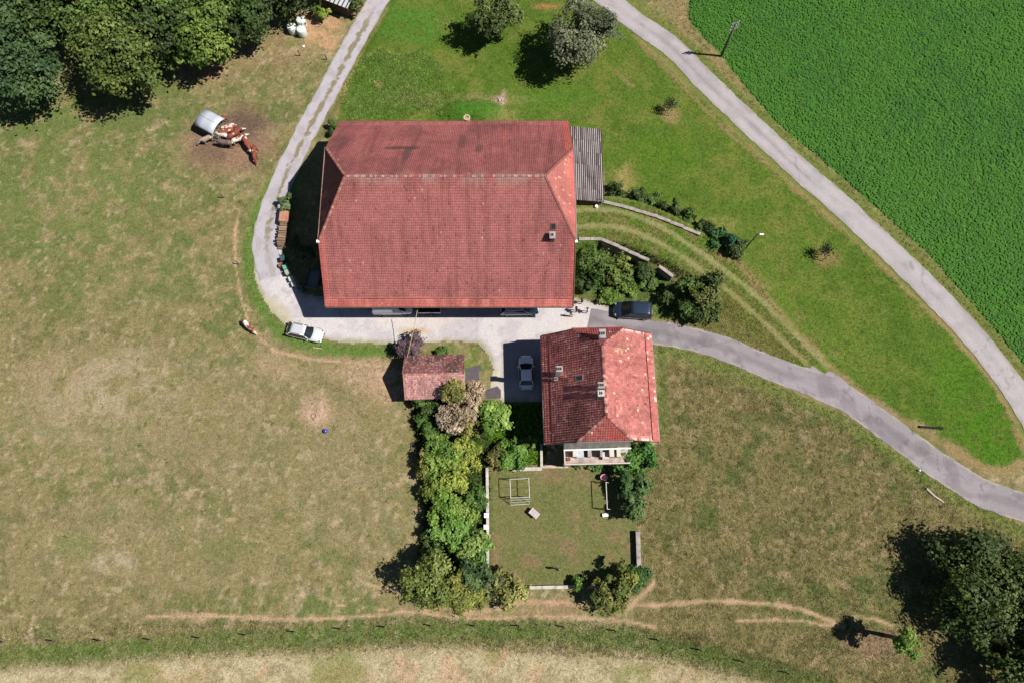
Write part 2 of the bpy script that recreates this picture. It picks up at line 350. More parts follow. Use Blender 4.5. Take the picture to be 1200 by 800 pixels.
    for ln, wd in LINES['green']:
        d = dline(x, y, ln[::2]) + jit * 1.1 + (n2 - .5) * .8
        m = 1 - sstep(wd * .5, wd * 1.7, d)
        if wd > .8: m = m * (.72 + .28 * sstep(.4, .6, n2 * .6 + n3 * .4))
        C = mixc(C, A(96, 124, 54) if wd < .8 else A(94, 114, 54), m * (.9 if wd < .8 else .8))
    for ln, wd in LINES['dry']:
        d = dline(x, y, ln[::2]) + jit * .7; C = mixc(C, A(150, 128, 88), (1 - sstep(wd * .2, wd * 1.3, d + (n2 - .5) * .5)) * .65)
    for ln, wd in LINES['rut']:
        d = dline(x, y, ln[::2]) + jit * .7; C = mixc(C, A(150, 143, 102), (1 - sstep(wd * .2, wd * 2.0, d + (n2 - .5) * .5)) * .65)
    for ln, wd in LINES['trail']:
        d = dline(x, y, ln[::2]) + jit * .35; d = d + (n2 - .5) * .25; C = mixc(C, A(194, 160, 132), (1 - sstep(wd * .1, wd * .9, d)) * (.6 + .25 * sstep(.35, .6, n2)))
    # trodden ground by the feeder and other bare spots
    C = mixc(C, A(146, 116, 96), blob(x, y, 272, 168, 52, 42, .4) * .85)
    C = mixc(C, A(98, 82, 72), blob(x, y, 288, 146, 26, 22, .5, 4) * .8 + 0)
    C = mixc(C, A(106, 86, 74), blob(x, y, 245, 175, 18, 20, .5, 6) * .6)
    C = mixc(C, A(200, 166, 144), blob(x, y, 372, 482, 15, 16, .8, 9) * .75 * sstep(.2, .5, n3))
    C = mixc(C, A(182, 140, 116), blob(x, y, 620, 712, 100, 9, .5, 12) * .35 * sstep(.3, .6, n2))
    C = mixc(C, A(150, 122, 102), blob(x, y, 1028, 752, 26, 14, .5, 5) * .6)
    return C

xs = np.concatenate([-np.geomspace(1800, 80, 16), np.arange(-76, 76.01, 0.22), np.geomspace(80, 1800, 16)])
ys = np.concatenate([-np.geomspace(1800, 28, 16), np.arange(-24, 76.01, 0.22), np.geomspace(80, 1800, 16)])
GX, GY = np.meshgrid(xs, ys)
gz = land_z(GX, GY)
droad = np.minimum(np.minimum(dline(GX, GY, ROAD1[::6]) - 1.7, dline(GX, GY, ROAD2[::6]) - 1.7), np.minimum(dline(GX, GY, TRACK[::6]) - 1.7, -sdpoly(GX, GY, YARD)))
off = sstep(0.0, 0.8, droad)
rough = 0.05 + 0.07 * sstep(-1, 1, sdpoly(GX, GY, RPAST)) + 0.25 * sstep(-1, 1, sdpoly(GX, GY, NETTLE) + 3 * (fbm(GX, GY, 4, 90) - .5)) + 0.12 * sstep(-.2, .5, sdpoly(GX, GY, CROP)) - .03 * sstep(-.3, .3, sdpoly(GX, GY, GARDEN))
gz = gz + off * (rough * fbm(GX, GY, 1.1, 40, 3) + .08 * fbm(GX, GY, 7, 41, 2)) - 0.02 * (1 - off)
mound = blob(GX, GY, 556, 131, 30, 14, .5)
gz = gz + mound * 0.9
GC = land_colour(GX, GY)
far_ = np.maximum(sstep(70, 75, np.abs(GX)), np.maximum(sstep(70, 75, GY), sstep(-19, -23, GY))); GC = mixc(GC, A(122, 124, 70), far_)
GC = GC * (1 - mound[..., None]) + A(70, 118, 36) * mound[..., None]
ny, nx = GX.shape
idx = np.arange(ny * nx).reshape(ny, nx)
F = np.stack([idx[:-1, :-1], idx[:-1, 1:], idx[1:, 1:], idx[1:, :-1]], -1).reshape(-1, 4)
M_GROUND = mat_attr('grassland', 0.95, (2.4, 8.0), (0.15, 0.36), 0.5, 0.05)
ground = link('ground', np_mesh('ground', np.stack([GX, GY, gz], -1).reshape(-1, 3), F, GC.reshape(-1, 3), True), M_GROUND)
tag(ground, kind='structure')
def ground_z(x, y):
    i = np.clip(np.searchsorted(xs, x) - 1, 0, nx - 2); j = np.clip(np.searchsorted(ys, y) - 1, 0, ny - 2)
    tx = (x - xs[i]) / (xs[i + 1] - xs[i]); ty = (y - ys[j]) / (ys[j + 1] - ys[j])
    return (gz[j, i] * (1 - tx) + gz[j, i + 1] * tx) * (1 - ty) + (gz[j + 1, i] * (1 - tx) + gz[j + 1, i + 1] * tx) * ty
def gzf(x, y): return float(ground_z(np.array([x]), np.array([y]))[0])
def PG(px, py):
    z = 0.0
    for _ in range(4): q = P(px, py, z); z = gzf(q[0], q[1])
    return (q[0], q[1], z)

# ---------------------------------------------------------------- roads and yard
M_ROAD = mat_attr('worn_asphalt', 0.9, (5.0, 30.0), (0.08, 0.14), 0.25, 0.2)
def ribbon(name, line, half, z, colour, ncross=21, edge=0.09, seed=5):
    d = np.gradient(line, axis=0); d /= np.linalg.norm(d, axis=1)[:, None]; nrm = np.stack([-d[:, 1], d[:, 0]], 1)
    s = np.concatenate([[0], np.cumsum(np.linalg.norm(np.diff(line, axis=0), axis=1))])
    t = np.linspace(-1, 1, ncross); V = []; U = []
    hw = half(s) if callable(half) else np.full(len(s), half)
    for k, tt in enumerate(t):
        o = tt * hw + (np.sign(tt) * edge * (fbm(s, s * 0 + k * 50, 1.0, seed) * 2 - 1) * 1.6 if abs(tt) > .99 else 0)
        V.append(line + nrm * np.asarray(o)[:, None]); U.append(np.full(len(s), tt))
    V = np.stack(V, 1); U = np.stack(U, 1); S = np.repeat(s[:, None], ncross, 1)
    C = colour(V[..., 0], V[..., 1], S, U)
    n = len(s); ii = np.arange(n * ncross).reshape(n, ncross)
    F = np.stack([ii[:-1, :-1], ii[1:, :-1], ii[1:, 1:], ii[:-1, 1:]], -1).reshape(-1, 4)[:, ::-1]
    V3 = np.concatenate([V, np.full(V.shape[:2] + (1,), z)], -1).reshape(-1, 3)
    o = link(name, np_mesh(name, V3, F, C.reshape(-1, 3)), M_ROAD); return tag(o, kind='structure')
def cracks(C, x, y, seed, a):
    r_ = np.abs(fbm(x, y, 3.2, seed, 3) - .5); return mixc(C, A(104, 96, 98), (1 - sstep(.004, .02, r_)) * a * sstep(.45, .6, fbm(x, y, 6, seed + 9, 2)))
def c_road1(x, y, s, u):
    n = fbm(x, y, 1.2, 71); m = fbm(s, u * 3, 3.0, 72)
    C = np.ones(x.shape + (3,)) * A(176, 169, 170); C = mixc(C, A(152, 145, 147), sstep(.45, .7, m) * .6)
    C = mixc(C, A(190, 180, 184), sstep(.5, .7, n) * .4); C = mixc(C, A(128, 118, 126), (1 - sstep(.03, .12, np.abs(u + .05 * np.sin(s * .3)))) * .35 * sstep(.4, .6, m))
    C = mixc(C, A(190, 183, 183), (1 - sstep(.08, .3, np.abs(np.abs(u) - .48))) * .35); C = cracks(C, x, y, 201, .4); C = mixc(C, A(150, 142, 144), sstep(.66, .72, fbm(x, y, 2.6, 210, 2)) * .3)
    return mixc(C, A(150, 136, 112), sstep(.75, 1, np.abs(u)) * sstep(.4, .6, n) * .8)
def c_road2(x, y, s, u):
    n = fbm(x, y, 1.2, 81); m = fbm(s, u * 3, 4.0, 82)
    C = np.ones(x.shape + (3,)) * A(152, 145, 148); C = mixc(C, A(128, 121, 125), (1 - sstep(.1, .45, np.abs(u))) * .6); C = mixc(C, A(170, 160, 164), sstep(.5, .7, m) * .5)
    C = mixc(C, A(112, 102, 110), sstep(.62, .72, n) * .4)
    C = cracks(C, x, y, 221, .6); C = mixc(C, A(122, 115, 118), sstep(.66, .7, fbm(x, y, 2.6, 230, 2)) * .45)
    return mixc(C, A(186, 172, 156), sstep(.78, 1, np.abs(u)) * sstep(.45, .6, n) * .8)
def c_track(x, y, s, u):
    n = fbm(x, y, .8, 61); k = sstep(7, 13, s)
    C = np.ones(x.shape + (3,)) * A(188, 182, 188); C = mixc(C, A(170, 160, 162), sstep(.45, .7, n) * .7); C = mixc(C, A(204, 184, 174), sstep(.5, .7, fbm(x, y, 2, 63)) * .5 * (1 - k))
    d = np.abs(u - .12) + (n - .5) * .6 + (fbm(x, y, .35, 65, 2) - .5) * .3
    m = (1 - sstep(.1, .24, d)) * k * (1 - .6 * sstep(42, 48, s)); C = mixc(C, A(134, 122, 88), m * .9)
    return mixc(C, A(130, 128, 80), sstep(.86, 1, np.abs(u)) * .6)
ribbon('upper_road', ROAD1, 1.55, 0.030, c_road1)
ribbon('lower_road', ROAD2, lambda s: 1.45 + .15 * sstep(20, 30, s), 0.026, c_road2, 21, .1, 9)
ribbon('farm_track', TRACK, lambda s: 1.42 + 0.2 * sstep(36, 46, s), 0.034, c_track, 25, .13, 12)
jn = PA([(940, 440), (952, 428), (966, 438), (974, 432), (990, 446), (1004, 460), (1004, 478), (960, 452)])
mb = MB(); mb.prism([tuple(q) for q in jn], -.05, .022); o = mb.build('road_apron', mat('apron_asphalt', A(156, 146, 152), .9, .12, 1.5)); tag(o, kind='structure')

yx = np.arange(YARD[:, 0].min() - .3, YARD[:, 0].max() + .3, .22); yy = np.arange(YARD[:, 1].min() - .3, YARD[:, 1].max() + .3, .22)
X, Y = np.meshgrid(yx, yy)
jit = (fbm(X, Y, 1.0, 15) - .5) * .5
inside = (sdpoly(X, Y, YARD) + jit) > 0
fin = inside[:-1, :-1].astype(int) + inside[1:, :-1] + inside[:-1, 1:] + inside[1:, 1:]
ii = np.arange(X.size).reshape(X.shape)
F = np.stack([ii[:-1, :-1], ii[:-1, 1:], ii[1:, 1:], ii[1:, :-1]], -1)[fin >= 3]
n = fbm(X, Y, 1.5, 16); n2 = fbm(X, Y, .6, 17, 2); n3 = fbm(X, Y, 5, 18)
C = np.ones(X.shape + (3,)) * A(204, 198, 198)
C = mixc(C, A(188, 180, 184), sstep(.45, .65, n) * .8); C = mixc(C, A(172, 165, 172), sstep(.55, .7, n2 * .6 + n3 * .4) * .6)
yd = sdpoly(X, Y, YARD); C = mixc(C, A(146, 140, 96), (1 - sstep(.0, .9, yd + (n2 - .5))) * .75)
def zone(C, pts, c, a, sh=.5): return mixc(C, A(*c), sstep(-sh, sh, sdpoly(X, Y, PA(pts)) + (n2 - .5) * .8) * a)
C = zone(C, [(425, 366), (560, 366), (510, 385), (470, 382), (440, 378)], (212, 198, 188), .5)
C = zone(C, [(655, 372), (692, 366), (700, 384), (660, 386)], (208, 198, 190), .5, .3)
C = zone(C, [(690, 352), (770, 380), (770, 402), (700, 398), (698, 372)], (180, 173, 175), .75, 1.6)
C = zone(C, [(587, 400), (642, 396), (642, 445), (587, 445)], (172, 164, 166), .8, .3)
C = zone(C, [(575, 428), (588, 425), (588, 470), (574, 462)], (196, 186, 160), .6)
C = zone(C, [(298, 345), (330, 352), (350, 385), (335, 382), (308, 356)], (186, 176, 138), .6, .8)
C = mixc(C, A(196, 160, 92), blob(X, Y, 484, 388, 18, 4, .5) * .7)
C = C * 1.07
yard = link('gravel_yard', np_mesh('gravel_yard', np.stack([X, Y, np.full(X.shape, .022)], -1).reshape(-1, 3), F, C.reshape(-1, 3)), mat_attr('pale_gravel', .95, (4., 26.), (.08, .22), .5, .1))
tag(yard, kind='structure')
# ================================================================ BUILDINGS
M_TILE = mat_attr('clay_tile', .85, (1.2, 9.0), (.10, .16), .08, .12)
M_WOODD = mat('weathered_boards', A(96, 78, 62), .85, .3, 2.0, .3)
M_PLAST = mat('pale_plaster', A(222, 212, 198), .85, .07, 1.5, .1)
M_CONC = mat('grey_concrete', A(176, 170, 166), .9, .15, 2.5, .2)
M_DARK = mat('dark_opening', (0.012, 0.012, 0.014), .6, .1)
M_GLASS = mat('window_glass', (0.02, 0.025, 0.03), .08, .05, 2, spec=.6)
M_WHITE = mat('white_paint', (0.72, 0.72, 0.70), .5, .05, 4)
M_ZINC = mat('zinc_gutter', A(150, 150, 152), .45, .12, 3, metal=.4)
M_FRAME = mat('timber_frame', A(120, 92, 66), .7, .2, 6)
M_MORTAR = mat_attr('ridge_mortar', .9, (6.0, 20.), (.2, .25), .4, .1)
M_DECK = mat('roof_underlay', A(92, 48, 44), .9, .15, 2)

def tiled(parent, poly, shade, pitch=(0.20, 0.28), hump=0.013, name='roof_tiles', seed=1):
    """clay tiles laid course by course over one roof plane; poly runs eave first (two eave corners), counter-clockwise from outside"""
    r = np.random.default_rng(seed)
    p = np.array(poly, float); e = p[1] - p[0]; e /= np.linalg.norm(e)
    n = np.cross(p[1] - p[0], p[2] - p[1]); n /= np.linalg.norm(n); s = np.cross(n, e)
    q = np.stack([(p - p[0]) @ e, (p - p[0]) @ s], 1)
    us = np.arange(q[:, 0].min(), q[:, 0].max(), pitch[0]); vs_ = np.arange(q[:, 1].min() - .04, q[:, 1].max(), pitch[1])
    U, V = np.meshgrid(us, vs_); U = U.ravel(); V = V.ravel()
    k = inpoly(U + pitch[0] / 2, V + pitch[1] * .55, q); U = U[k]; V = V[k]; m = len(U)
    U = U + r.normal(0, .006, m) + .03 * fbm(U, V, 3, seed, 2); V = V + r.normal(0, .012, m) + .07 * (fbm(U, V * .3, 2.5, seed + 7, 2) - .5); lift = r.uniform(0, .012, m) + .09 * fbm(U, V, 4.0, seed + 50, 2); W = pitch[0]; H = pitch[1] * 1.12
    cols = np.array([0.0, .18, .5, .72, 1.0]); hz_ = np.array([.45, 1.0, .12, .1, .45]) * hump
    L = []
    for vv, base in ((0, .020), (H, .010)):
        for c, h in zip(cols, hz_): L.append(np.stack([U + c * W, V + vv, base + h + lift], 1))
    for c, h in ((0, 0), (1, 0)): L.append(np.stack([U + c * W, V + 0.0 * U, 0 * U], 1))
    L = np.stack(L, 1)                                    # m,12,3
    X = p[0] + L[..., :1] * e + L[..., 1:2] * s + L[..., 2:3] * n
    f = [(i, i + 1, 6 + i, 5 + i) for i in range(4)] + [(0, 10, 2, 1), (10, 11, 4, 2)]
    F = ((np.arange(m) * 12)[:, None, None] + np.array(f)[None]).reshape(-1, 4)
    cen = p[0] + (U + W / 2)[:, None] * e + (V + H / 2)[:, None] * s
    C = shade(cen[:, 0], cen[:, 1], U, V, r); g_ = C.mean(1)[:, None]; C = np.clip((C * .88 + g_ * .34) * np.array([1.06, 1.03, 1.0]), 0, .8); st_ = fbm(U * 2.2 + seed * 9, V * .16, 1.0, seed + 60, 3); C = C * (1.04 - .2 * sstep(.45, .75, st_))[:, None]
    o = link(name, np_mesh(name, X.reshape(-1, 3), F, np.repeat(C, 12, 0)), M_TILE, parent); return tag(o, kind='stuff')
def caps(parent, a, b, name='ridge_tiles', rad=.16, step=.30, tone=(186, 140, 128), tone2=(120, 70, 64), seed=3, lift=.06):
    r = np.random.default_rng(seed); a = Vector(a); b = Vector(b); L = (b - a).length; d = (b - a).normalized()
    sd_ = d.cross(Vector((0, 0, 1))).normalized(); up = sd_.cross(d); V = []; F = []; C = []
    for i in range(int(L / step)):
        c0 = a + d * (i * step) + up * lift; c1 = c0 + d * (step * 1.1); o = len(V); t = r.random() if i % 3 else .75 + .25 * r.random()
        cc = A(*tone) * (1 - t) + A(*tone2) * t if t > .45 else A(*tone) * r.uniform(.75, 1.1); cc = cc * .8 + A(170, 110, 100) * .2
        for cen, rr in ((c0, rad * 1.08), (c1, rad * .94)):
            for j in range(6):
                g = math.pi * j / 5; V.append(cen + sd_ * math.cos(g) * rr + up * (math.sin(g) * rr * .75 - .06)); C.append(cc)
        for j in range(5): F.append((o + j, o + j + 1, o + 7 + j, o + 6 + j))
    return tag(link(name, np_mesh(name, np.array([tuple(v) for v in V]), np.array(F), np.array(C)), M_MORTAR, parent), kind='stuff')
def wall_panel(parent, name, poly, thick, m, inward):
    mb = MB(); q = [Vector(p) for p in poly]; o = Vector(inward).normalized() * thick
    n = len(q); mb.add(q + [a + o for a in q], [tuple(range(n)), tuple(range(2 * n - 1, n - 1, -1))] + [(i, (i + 1) % n, n + (i + 1) % n, n + i) for i in range(n)])
    return mb.build(name, m, parent)
def window(parent, c, wdt, hgt, nrm, m=M_FRAME, name='window', pane=M_GLASS, bars=True):
    """frame proud of the wall, panes set inside it, sill below; nrm is the wall's outward axis ('x' or 'y', sign)"""
    ax, sg = nrm; mb = MB(); t = .09
    def bx(mb, du, dz, su, sz, dep, sh):
        if ax == 'y': mb.box((c[0] + du, c[1] + sg * sh, c[2] + dz), (su, dep, sz))
        else: mb.box((c[0] + sg * sh, c[1] + du, c[2] + dz), (dep, su, sz))
    for s in (-1, 1): bx(mb, s * wdt / 2, 0, t, hgt + t, .12, .03); bx(mb, 0, s * hgt / 2, wdt - t, t, .12, .03)
    if bars: bx(mb, 0, 0, .05, hgt - t, .08, .02)
    f = mb.build(name, m, parent)
    for s in (-1, 1) if bars else (0,):
        g = MB(); bx(g, s * wdt / 4, 0, wdt / (2.3 if bars else 1.1), hgt - t, .04, .012); g.build('pane', pane, f)
    g = MB(); bx(g, 0, -hgt / 2 - .09, wdt + .25, .06, .2, .09); g.build('sill', M_CONC, f)
    return f
def door(parent, c, wdt, hgt, nrm, m, name='door', leaves=1):
    ax, sg = nrm; mb = MB()
    def bx(mb, du, dz, su, sz, dep, sh):
        if ax == 'y': mb.box((c[0] + du, c[1] + sg * sh, c[2] + dz), (su, dep, sz))
        else: mb.box((c[0] + sg * sh, c[1] + du, c[2] + dz), (dep, su, sz))
    for i in range(leaves):
        bx(mb, (i - (leaves - 1) / 2) * wdt / leaves, hgt / 2, wdt / leaves - .03, hgt, .07, .035)
    for s in (-1, 1): bx(mb, s * (wdt / 2 + .06), hgt / 2, .11, hgt + .12, .12, .03)
    bx(mb, 0, hgt + .06, wdt + .24, .12, .125, .03)
    d = mb.build(name, m, parent)
    g = MB(); bx(g, wdt * .3 if leaves == 1 else .1, 1.05, .05, .22, .06, .1); g.build('handle', M_ZINC, d); return d
def L2W(th, c, p):
    return (c[0] + math.cos(th) * p[0] - math.sin(th) * p[1], c[1] + math.sin(th) * p[0] + math.cos(th) * p[1], p[2])

# ---------------------------------------------------------------- the big barn: half-hipped, ridge east-west
BW, BD, BE, BR, BH, BRW = 27.5, 23.15, 5.46, 13.84, 9.85, 20.76
bc = (-6.96, 34.5, 0.0)
barn = empty('barn', 'huge barn with a red tiled half-hipped roof beside the gravel yard', 'barn', bc)
hx, hy = BW / 2, BD / 2; tt_ = (BR - BH) / (BR - BE) * hy; rx_ = BRW / 2
M_BWALL = mat('barn_boards', A(112, 92, 74), .85, .35, 1.2, .3)
M_BRUB = mat('barn_render', A(206, 194, 178), .9, .12, .8, .2)
wx, wy = hx - .75, hy - 2.7; zt = lambda yy_: BE + (BR - BE) * (1 - abs(yy_) / hy) - .22
mb = MB()
for s in (-1, 1):
    mb.box((0, s * (wy - .15), 1.6), (2 * wx, .3, 3.2)); mb.box((s * (wx - .15), 0, 1.6), (.3, 2 * wy - .62, 3.2))
mb.build('ground_floor_wall', M_BRUB, barn)
for s in (-1, 1):
    mb = MB(); mb.box((0, s * (wy - .12), (3.2 + zt(wy)) / 2), (2 * wx - .02, .2, zt(wy) - 3.2)); mb.build('board_wall', M_BWALL, barn)
    yk = tt_ - .3
    poly = [(s * (wx - .03), -wy + .3, 3.2), (s * (wx - .03), wy - .3, 3.2), (s * (wx - .03), wy - .3, zt(wy - .3)), (s * (wx - .03), yk, BH - .35), (s * (wx - .03), -yk, BH - .35), (s * (wx - .03), -wy + .3, zt(wy - .3))]
    wall_panel(barn, 'gable_wall', poly, .2, M_BWALL, (-s, 0, 0))
for x in (-9.2, -3.5, 2.4): door(barn, (x, -wy, 0), 3.4, 2.9, ('y', -1), M_FRAME, 'barn_door', 2)
for x in (-12, 7.2, 9.6, 11.6): window(barn, (x, -wy, 1.7), 1.0, 1.0, ('y', -1))
for x in (-10, -5, 0, 5, 10): window(barn, (x, wy, 1.8), .9, .7, ('y', 1))
door(barn, (wx, .2, 2.05), 3.6, 3.6, ('x', 1), M_FRAME, 'barn_door', 2)
for y in (-8, -5.5, 4, 7): window(barn, (-wx, y, 1.7), .9, .9, ('x', -1))
# roof planes (slight kick at the eaves)
KE = 0.8
def kick(y0): return BE + (BR - BE) * (1 - abs(y0) / hy)
sl = hy - KE; zk = kick(sl) - .03; ze = BE + .12
def bshade(base, edge, patches):
    def f(x, y, u, v, r):
        n = fbm(x, y, 4, 5); n2 = fbm(x, y, 1.1, 6); m = len(x)
        C = np.ones((m, 3)) * A(*base) * r.normal(1, .05, m)[:, None]
        C = mixc(C, A(140, 72, 70), sstep(.5, .7, n) * .4); C = mixc(C, A(192, 100, 92), sstep(.52, .7, n2) * .45)
        C = mixc(C, A(88, 54, 54), (r.random(m) < .012) * .45); C = mixc(C, A(214, 150, 134), (r.random(m) < .002) * .7)
        for fn, cc, a in patches: C = mixc(C, A(*cc), fn(x - bc[0], y - bc[1], n, n2, r) * a)
        return C
    return f
def px_blob(px, py, z, rx, ry):
    c = P(px, py, z); return lambda x, y, n, n2, r: 1 - sstep(.5, 1.1, np.hypot((x + bc[0] - c[0]) / rx, (y + bc[1] - c[1]) / ry) + (n2 - .5) * 1.2)
south = bshade((176, 92, 86), None, [(lambda x, y, n, n2, r: (x < -hx + .55) * 1.0, (204, 92, 80), .7), (lambda x, y, n, n2, r: (x > hx - .6) * 1.0, (196, 74, 68), .6),
        (lambda x, y, n, n2, r: sstep(-1.0, -.2, y) * sstep(.4, .6, n2), (170, 128, 116), .8), (lambda x, y, n, n2, r: sstep(.5, .62, fbm(x, x * 0, 1.0, 44)) * (y < -sl + .25), (206, 98, 84), .7)])
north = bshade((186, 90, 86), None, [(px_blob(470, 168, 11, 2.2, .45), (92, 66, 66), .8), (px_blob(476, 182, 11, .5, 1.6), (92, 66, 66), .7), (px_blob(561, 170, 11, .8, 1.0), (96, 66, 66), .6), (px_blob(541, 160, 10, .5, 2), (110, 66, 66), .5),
        (lambda x, y, n, n2, r: ((x > hx - 1.0 + .3 * sstep(8, 11, y))) * 1.0, (206, 84, 66), .95), (px_blob(591, 155, 9, .5, 2.2), (206, 92, 80), .7), (px_blob(612, 158, 10, .35, 3), (196, 92, 84), .5),
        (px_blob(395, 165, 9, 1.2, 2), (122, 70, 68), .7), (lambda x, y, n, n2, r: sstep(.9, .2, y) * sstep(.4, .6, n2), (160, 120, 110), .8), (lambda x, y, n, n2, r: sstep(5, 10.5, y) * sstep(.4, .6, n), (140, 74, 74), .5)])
eave = bshade((196, 88, 78), None, [(lambda x, y, n, n2, r: sstep(.45, .6, fbm(x, y * 0, .9, 44)), (214, 108, 92), .7)])
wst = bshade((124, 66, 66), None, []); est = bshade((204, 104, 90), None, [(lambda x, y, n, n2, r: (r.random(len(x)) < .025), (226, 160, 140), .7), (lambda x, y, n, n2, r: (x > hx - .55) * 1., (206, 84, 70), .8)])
def deck(parent, poly, t=.12):
    MB().slab(poly, t).build('roof_deck', M_DECK, parent)
xk = hx; zS = BH
S_up = [(-hx, -sl, zk), (hx, -sl, zk), (hx, -tt_, zS), (rx_, 0, BR), (-rx_, 0, BR), (-hx, -tt_, zS)]
N_up = [(hx, sl, zk), (-hx, sl, zk), (-hx, tt_, zS), (-rx_, 0, BR), (rx_, 0, BR), (hx, tt_, zS)]
def cen(poly): return [tuple(a) for a in poly]
# colour fields need world coordinates, so shift them there
def shifted(fn, c): return lambda x, y, u, v, r: fn(x + c[0], y + c[1], u, v, r)
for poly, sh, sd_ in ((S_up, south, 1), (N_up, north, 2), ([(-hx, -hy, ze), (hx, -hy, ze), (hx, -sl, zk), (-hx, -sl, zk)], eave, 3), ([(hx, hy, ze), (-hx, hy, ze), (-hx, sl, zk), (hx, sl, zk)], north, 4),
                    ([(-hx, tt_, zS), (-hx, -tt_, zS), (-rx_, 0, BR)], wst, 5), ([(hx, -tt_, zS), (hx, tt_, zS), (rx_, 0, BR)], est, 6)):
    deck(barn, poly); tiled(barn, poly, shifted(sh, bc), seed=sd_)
caps(barn, (-rx_, 0, BR), (rx_, 0, BR), tone=(208, 176, 164), tone2=(150, 84, 78), rad=.15, step=.24)
for sx in (-1, 1):
    for sy in (-1, 1):
        caps(barn, (sx * hx, sy * tt_, zS), (sx * rx_, 0, BR), 'hip_tiles', tone=(196, 150, 132) if sx < 0 else (120, 92, 88), tone2=(150, 88, 78), seed=7 + sx + 2 * sy)
        mb = MB(); mb.tube([(sx * (hx + .03), sy * hy, ze + .02), (sx * (hx + .03), sy * sl, zk + .02), (sx * (hx + .03), sy * tt_, zS + .02)], .07, 6); mb.build('verge_board', mat('verge', A(190, 96, 84), .8, .2, 2) if sy < 0 and sx < 0 else M_FRAME, barn)
    mb = MB(); mb.tube([(sx * (hx + .12), -tt_ - .1, zS - .02), (sx * (hx + .12), tt_ + .1, zS - .02)], .085, 8); g = mb.build('gutter', M_ZINC if sx > 0 else mat('gutter_brown', A(168, 128, 116), .6, .15, 3), barn)
    mb = MB(); mb.box((sx * (hx + .1), -tt_ - .12, zS), (.3, .3, .22)); mb.build('rainwater_head', M_WHITE, barn)
for sy in (-1, 1):
    mb = MB(); mb.tube([(-hx, sy * (hy + .08), ze - .05), (hx, sy * (hy + .08), ze - .05)], .085, 8); mb.build('gutter', M_FRAME, barn)
mb = MB(); mb.tube([(-hx + .1, -sl, zk + .12), (hx - .1, -sl, zk + .12)], .03, 5); mb.build('snow_guard', mat('guard', A(200, 130, 112), .6), barn)
for sx in (-1, 1):
    mb = MB(); mb.tube([(sx * (hx - .75), -tt_ + .5, zS + .35), (sx * (hx - .75), tt_ - .5, zS + .35)], .04, 5); mb.build('snow_guard', mat('guard_zinc', A(196, 150, 136), .6), barn)
def roof_z(x, y):   # local barn roof height
    zz = BE + (BR - BE) * (1 - abs(y) / hy)
    if abs(x) > rx_: zz = min(zz, BR - (abs(x) - rx_) / (hx - rx_) * (BR - BH))
    return zz
def local(px, py, z, c): q = P(px, py, z); return (q[0] - c[0], q[1] - c[1])
def chimney(parent, lx, ly, zb, zt_, sx, sy, m, holes=2, capm=M_CONC, name='chimney'):
    mb = MB(); mb.box((lx, ly, (zb + zt_) / 2), (sx, sy, zt_ - zb)); ch = mb.build(name, m, parent, bevel=.02)
    mb = MB(); mb.box((lx, ly, zt_ + .05), (sx + .14, sy + .14, .1)); 
    for s in range(holes): 
        o = (s - (holes - 1) / 2) * min(.36, sx * .45); mb.box((lx + o, ly, zt_ + .16), (.27, min(.34, sy * .8), .12))
    mb.build('cap', capm, ch)
    for s in range(holes):
        o = (s - (holes - 1) / 2) * min(.36, sx * .45); MB().box((lx + o, ly, zt_ + .224), (.19, min(.26, sy * .6), .012)).build('flue', M_DARK, ch)
    return ch
M_BRICKC = mat('chimney_brick', A(150, 112, 100), .9, .25, 6, .3)
lx, ly = local(647, 279, 10.2, bc); chimney(barn, lx, ly, roof_z(lx, ly) - .3, 10.9, .5, .65, M_BRICKC, 1)
lx, ly = local(648, 270, 9.9, bc)
mb = MB(); mb.box((lx, ly, roof_z(lx, ly) + .1), (.55, .7, .12), rx=math.atan2(BR - BE, hy)); hk = mb.build('roof_hatch', M_FRAME, barn)
mb = MB(); mb.box((lx, ly, roof_z(lx, ly) + .175), (.42, .55, .03), rx=math.atan2(BR - BE, hy)); mb.build('pane', M_GLASS, hk)

# tall stone-rimmed pipe behind the barn
q = P(547, 137.5, 6.0); q = (q[0], q[1], gzf(q[0], q[1])); pipe = empty('stove_pipe', 'pale round pipe rising above the north eave of the barn', 'pipe', q)
mb = MB(); mb.tube([(0, 0, -.2), (0, 0, 5.75)], .33, 14); mb.build('shaft', mat('pipe_clay', A(196, 170, 140), .85, .15, 3), pipe, True)
mb = MB(); k = 14
ro = [(.40 * math.cos(6.2832 * i / k), .40 * math.sin(6.2832 * i / k)) for i in range(k)]
mb.loft([[(x, y, 5.7) for x, y in ro], [(x, y, 5.92) for x, y in ro], [(x * .6, y * .6, 5.92) for x, y in ro], [(x * .6, y * .6, 5.6) for x, y in ro]]); mb.build('rim', mat('rim', A(206, 184, 150), .85), pipe)

